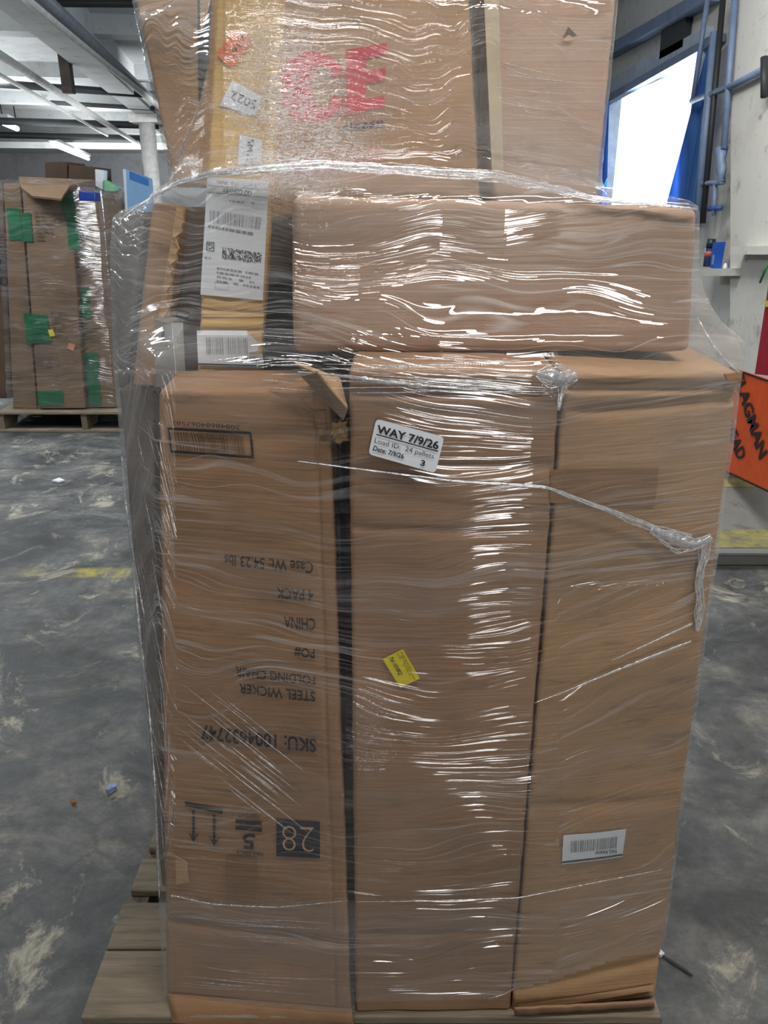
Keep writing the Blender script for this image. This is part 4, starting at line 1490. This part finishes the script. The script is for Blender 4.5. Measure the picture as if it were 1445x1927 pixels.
ink.text('Load ID:  24 pallets', [(706, 824), (818, 854.5), (815, 866), (704, 836)], False, -0.004)
ink.text('Date: 7/9/26', [(704, 838.5), (761, 854.5), (759, 864), (701, 847.5)], False, 0.02)
ink.text('3', [(793, 865), (801, 867), (798.5, 878), (790.5, 876)], False, 0.03)
ink.build('label_print', INK, pl_)

yq = [(720, 1240), (758, 1221.4), (790, 1277), (753, 1294)]
ys = sheet(fm, yq, 0.0025, 'yellow_sticker', YELLOW, mid, 4, 4)
BASE[ys] = BASE[mid]
ink = Ink(fm, 0.0036)
ink.text('701-1010SQ', [(739, 1236), (758.6, 1268), (749.5, 1271), (730, 1239)], False, 0.015)
ink.build('label_print', INK, ys)
Ink(fm, 0.0034).lines_of_text([(757, 1226), (786, 1276), (776, 1281), (746, 1230)], 3, 9).build('fine_print', plain('olive_ink', (130, 120, 30)), ys)

# ------------------------------------------------------------------ pallet load in the background
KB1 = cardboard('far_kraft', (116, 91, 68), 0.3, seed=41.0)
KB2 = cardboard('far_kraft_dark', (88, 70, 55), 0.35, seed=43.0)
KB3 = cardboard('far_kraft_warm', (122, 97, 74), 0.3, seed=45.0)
GREEN = plain('green_tape', (18, 98, 62), 0.35, var=0.12)
BGR = 'cartons on the pallet in the background'
YB = 5.22
pallet(-2.56, -1.42, 5.14, 6.3, 'grey wooden pallet beneath the green-taped cartons by the white column')
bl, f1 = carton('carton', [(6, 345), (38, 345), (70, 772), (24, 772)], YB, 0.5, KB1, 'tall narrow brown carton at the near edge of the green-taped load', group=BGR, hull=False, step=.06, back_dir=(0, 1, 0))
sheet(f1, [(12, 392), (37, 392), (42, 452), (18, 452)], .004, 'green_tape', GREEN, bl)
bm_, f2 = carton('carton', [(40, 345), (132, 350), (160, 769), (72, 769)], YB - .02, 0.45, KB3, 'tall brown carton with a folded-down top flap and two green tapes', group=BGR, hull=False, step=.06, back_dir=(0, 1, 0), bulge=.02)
sheet(f2, [(40, 401), (57, 401), (62, 455), (42, 455)], .006, 'green_tape', GREEN, bm_)
sheet(f2, [(44, 590), (88, 592), (97, 645), (50, 647)], .006, 'green_tape', GREEN, bm_)
sheet(f2, [(70, 736), (117, 734), (119, 762), (72, 764)], .006, 'green_tape', GREEN, bm_)
fp = [at_y(u, v, y) for u, v, y in ((36, 336, YB + .1), (178, 342, YB + .1), (132, 352, YB - .08), (116, 378, YB - .16), (62, 372, YB - .14), (40, 356, YB - .1))]
o = mesh_obj('top_flap', fp, [(0, 1, 2, 3, 4, 5)], KB3, bm_)
o.modifiers.new('thickness', 'SOLIDIFY').thickness = 0.012
ink = Ink(f2, .006)
ink.lines_of_text([(64, 395), (98, 395), (100, 455), (68, 455)], 8, 3)
ink.lines_of_text([(95, 585), (125, 585), (128, 640), (98, 640)], 7, 4)
ink.lines_of_text([(65, 668), (120, 668), (122, 690), (68, 690)], 3, 5)
ink.build('printed_marking', plain('faded_ink', (84, 66, 54)), bm_)
sheet(f2, [(90, 621), (99, 619), (104, 632), (94, 634)], .008, 'yellow_sticker', YELLOW, bm_, 2, 2)
sheet(f2, [(130, 645), (142, 649), (137, 661), (126, 655)], .008, 'pink_sticker', plain('pink_paper', (220, 150, 110)), bm_, 2, 2)
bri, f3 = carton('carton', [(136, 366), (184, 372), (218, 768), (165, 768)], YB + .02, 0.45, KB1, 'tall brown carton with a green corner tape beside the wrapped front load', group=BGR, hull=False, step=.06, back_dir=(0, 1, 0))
sheet(f3, [(114, 372), (138, 356), (152, 470), (124, 468)], .045, 'green_tape', GREEN, bri)
sheet(f3, [(136, 541), (166, 541), (172, 598), (142, 598)], .006, 'green_tape', GREEN, bri)
sheet(f3, [(156, 664), (184, 664), (190, 765), (168, 762)], .006, 'green_tape', GREEN, bri)
sheet(f3, [(148, 420), (156, 417), (169, 435), (160, 446)], .01, 'white_label', PAPER, bri, 2, 2)
ink = Ink(f3, .006)
ink.lines_of_text([(140, 490), (175, 490), (177, 520), (142, 520)], 4, 13)
ink.lines_of_text([(160, 612), (190, 612), (194, 645), (163, 645)], 5, 14)
ink.build('printed_marking', plain('faded_ink', (84, 66, 54)), bri)
o, _f = carton('blue_packet', [(147, 358), (178, 362), (179, 379), (148, 378)], YB - .16, .1, plain('blue_packet_film', (30, 60, 140), .3), 'dark blue packet tucked into the top of the green-taped cartons', 'packet', hull=False, step=.04, rad=.006, back_dir=(0, 1, 0))
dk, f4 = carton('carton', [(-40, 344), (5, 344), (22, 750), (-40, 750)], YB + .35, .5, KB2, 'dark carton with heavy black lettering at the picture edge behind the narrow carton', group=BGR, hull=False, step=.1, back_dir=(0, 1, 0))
Ink(f4, .006).text('HAND', [(24, 440), (24, 540), (-2, 540), (-2, 440)], False, .03).build('lettering', INK, dk)
# pile farther behind
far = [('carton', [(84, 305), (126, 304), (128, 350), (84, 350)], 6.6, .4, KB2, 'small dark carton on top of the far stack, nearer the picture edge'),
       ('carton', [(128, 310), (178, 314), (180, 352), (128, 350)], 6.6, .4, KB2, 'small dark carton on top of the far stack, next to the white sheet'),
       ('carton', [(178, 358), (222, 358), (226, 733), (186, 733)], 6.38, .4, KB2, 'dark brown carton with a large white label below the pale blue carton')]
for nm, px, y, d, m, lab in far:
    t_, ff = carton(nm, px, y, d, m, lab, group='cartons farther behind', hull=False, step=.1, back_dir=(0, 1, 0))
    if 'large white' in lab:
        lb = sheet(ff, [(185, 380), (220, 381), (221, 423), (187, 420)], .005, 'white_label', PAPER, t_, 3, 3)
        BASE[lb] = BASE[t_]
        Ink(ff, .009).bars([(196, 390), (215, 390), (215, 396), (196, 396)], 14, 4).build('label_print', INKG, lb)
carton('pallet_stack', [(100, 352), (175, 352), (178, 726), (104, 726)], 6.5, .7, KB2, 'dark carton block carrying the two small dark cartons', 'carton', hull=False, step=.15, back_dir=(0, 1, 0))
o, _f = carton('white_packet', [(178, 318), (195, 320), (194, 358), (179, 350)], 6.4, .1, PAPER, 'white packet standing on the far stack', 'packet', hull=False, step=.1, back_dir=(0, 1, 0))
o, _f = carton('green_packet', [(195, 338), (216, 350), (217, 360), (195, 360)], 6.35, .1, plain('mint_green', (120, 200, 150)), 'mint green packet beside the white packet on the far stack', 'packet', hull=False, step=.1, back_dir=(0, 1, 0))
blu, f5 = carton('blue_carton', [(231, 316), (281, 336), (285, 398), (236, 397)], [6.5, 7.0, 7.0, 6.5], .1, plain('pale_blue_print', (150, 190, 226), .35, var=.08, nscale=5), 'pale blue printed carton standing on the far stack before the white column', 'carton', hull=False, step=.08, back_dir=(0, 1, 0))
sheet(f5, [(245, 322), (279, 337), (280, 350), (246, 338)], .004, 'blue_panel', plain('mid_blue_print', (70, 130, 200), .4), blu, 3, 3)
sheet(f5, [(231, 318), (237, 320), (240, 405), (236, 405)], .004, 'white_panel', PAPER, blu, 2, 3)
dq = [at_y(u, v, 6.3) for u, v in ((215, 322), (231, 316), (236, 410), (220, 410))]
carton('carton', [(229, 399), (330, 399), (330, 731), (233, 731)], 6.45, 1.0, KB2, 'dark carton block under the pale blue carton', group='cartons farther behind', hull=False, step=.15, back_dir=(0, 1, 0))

# stretch film round the background load
bg_pts = np.concatenate([np.array([np.array(v.co[:]) + BASE[o] for v in o.data.vertices]) for t_ in (bl, bm_, bri) for o in t_.children if o.name.startswith('body')])
bz = np.linspace(0.16, 1.56, 36)
bt = np.linspace(0, 2 * math.pi, 120, endpoint=False)
bd = np.stack([np.cos(bt), np.sin(bt)], 1)
bvs, brad = [], []
for z in bz:
    hp = hull2(bg_pts[np.abs(bg_pts[:, 2] - z) < 0.08][:, :2])
    c_ = np.array([(hp[:, 0].min() + hp[:, 0].max()) / 2, (hp[:, 1].min() + hp[:, 1].max()) / 2])
    hp = hp - c_
    e = np.roll(hp, -1, axis=0) - hp
    nrm = np.stack([e[:, 1], -e[:, 0]], 1)
    ln = np.linalg.norm(nrm, axis=1)
    nrm, h0 = nrm[ln > 1e-6] / ln[ln > 1e-6, None], hp[ln > 1e-6]
    den = bd @ nrm.T
    with np.errstate(divide='ignore', invalid='ignore'):
        rr_ = np.where(den > 1e-6, (nrm * h0).sum(1)[None] / den, np.inf).min(1) + 0.035
    bvs += [(c_[0] + rr_[k] * bd[k, 0], c_[1] + rr_[k] * bd[k, 1], z) for k in range(120)]
bfs = [(i * 120 + k, i * 120 + (k + 1) % 120, (i + 1) * 120 + (k + 1) % 120, (i + 1) * 120 + k) for i in range(35) for k in range(120)]
wrap_b = thing('stretch_wrap', (-2.0, 5.5, 0.16), 'clear stretch film around the green-taped cartons on the far pallet', 'plastic wrap')
fb_ = mesh_obj('film_sheet', bvs, bfs, FILM, wrap_b, True)
uvl = fb_.data.uv_layers.new(name='UVMap')
uvd = np.array([((k2 if not (k2 == 0 and f_[0] % 120 == 119) else 120) * 0.028, bvs[i][2]) for f_ in bfs for i in f_ for k2 in (i % 120,)])
uvl.data.foreach_set('uv', uvd.ravel())
for nm, val in (('crinkle', 0.0), ('diagonal', 0.0), ('layers', 0.0), ('calm', 0.72)):
    at = fb_.data.attributes.new(nm, 'FLOAT', 'POINT')
    at.data.foreach_set('value', [val] * len(bvs))

# ------------------------------------------------------------------ litter on the floor
def litter(name, pts, z, m, lab, cat):
    P = [at_z(u, v, 0.004) for u, v in pts]
    c = sum(P) / len(P)
    n_ = len(P)
    vs = [p_ for p_ in P] + [p_ + np.array([0, 0, z * (1 + .4 * math.sin(i * 2.1))]) for i, p_ in enumerate(P)]
    fs = [tuple(range(n_))[::-1], tuple(range(n_, 2 * n_))] + [(i, (i + 1) % n_, (i + 1) % n_ + n_, i + n_) for i in range(n_)]
    o = mesh_obj(name, vs, fs, m, None, False, c)
    tag(o, lab, cat)
    return o


litter('wrapper', [(199, 1493), (208, 1484), (218, 1479), (220, 1486), (207, 1495)], .012, plain('wrapper_blue_white', (160, 176, 220), .3, var=.3, nscale=60), 'small blue and white wrapper lying on the floor beside the pallet', 'litter')
litter('wood_chip', [(133, 1511), (140, 1509), (144, 1512), (136, 1515)], .008, plain('orange_chip', (170, 110, 50)), 'tiny orange-brown wood chip on the dark floor', 'litter')
litter('paper_scrap', [(98, 907), (112, 903), (122, 905), (110, 909)], .01, PAPER, 'white paper scrap on the floor in front of the far pallet', 'litter')
litter('strap_scrap', [(1236, 1792), (1248, 1798), (1290, 1824), (1304, 1836), (1301, 1837), (1246, 1801)], .0015, plain('black_strap', (26, 28, 30)), 'black strap scrap on the floor near the pallet corner', 'litter')
litter('film_scrap', [(1232, 1795), (1240, 1792), (1250, 1797), (1242, 1803)], .008, PAPER, 'shiny scrap of clear film on the floor by the black strap', 'litter')
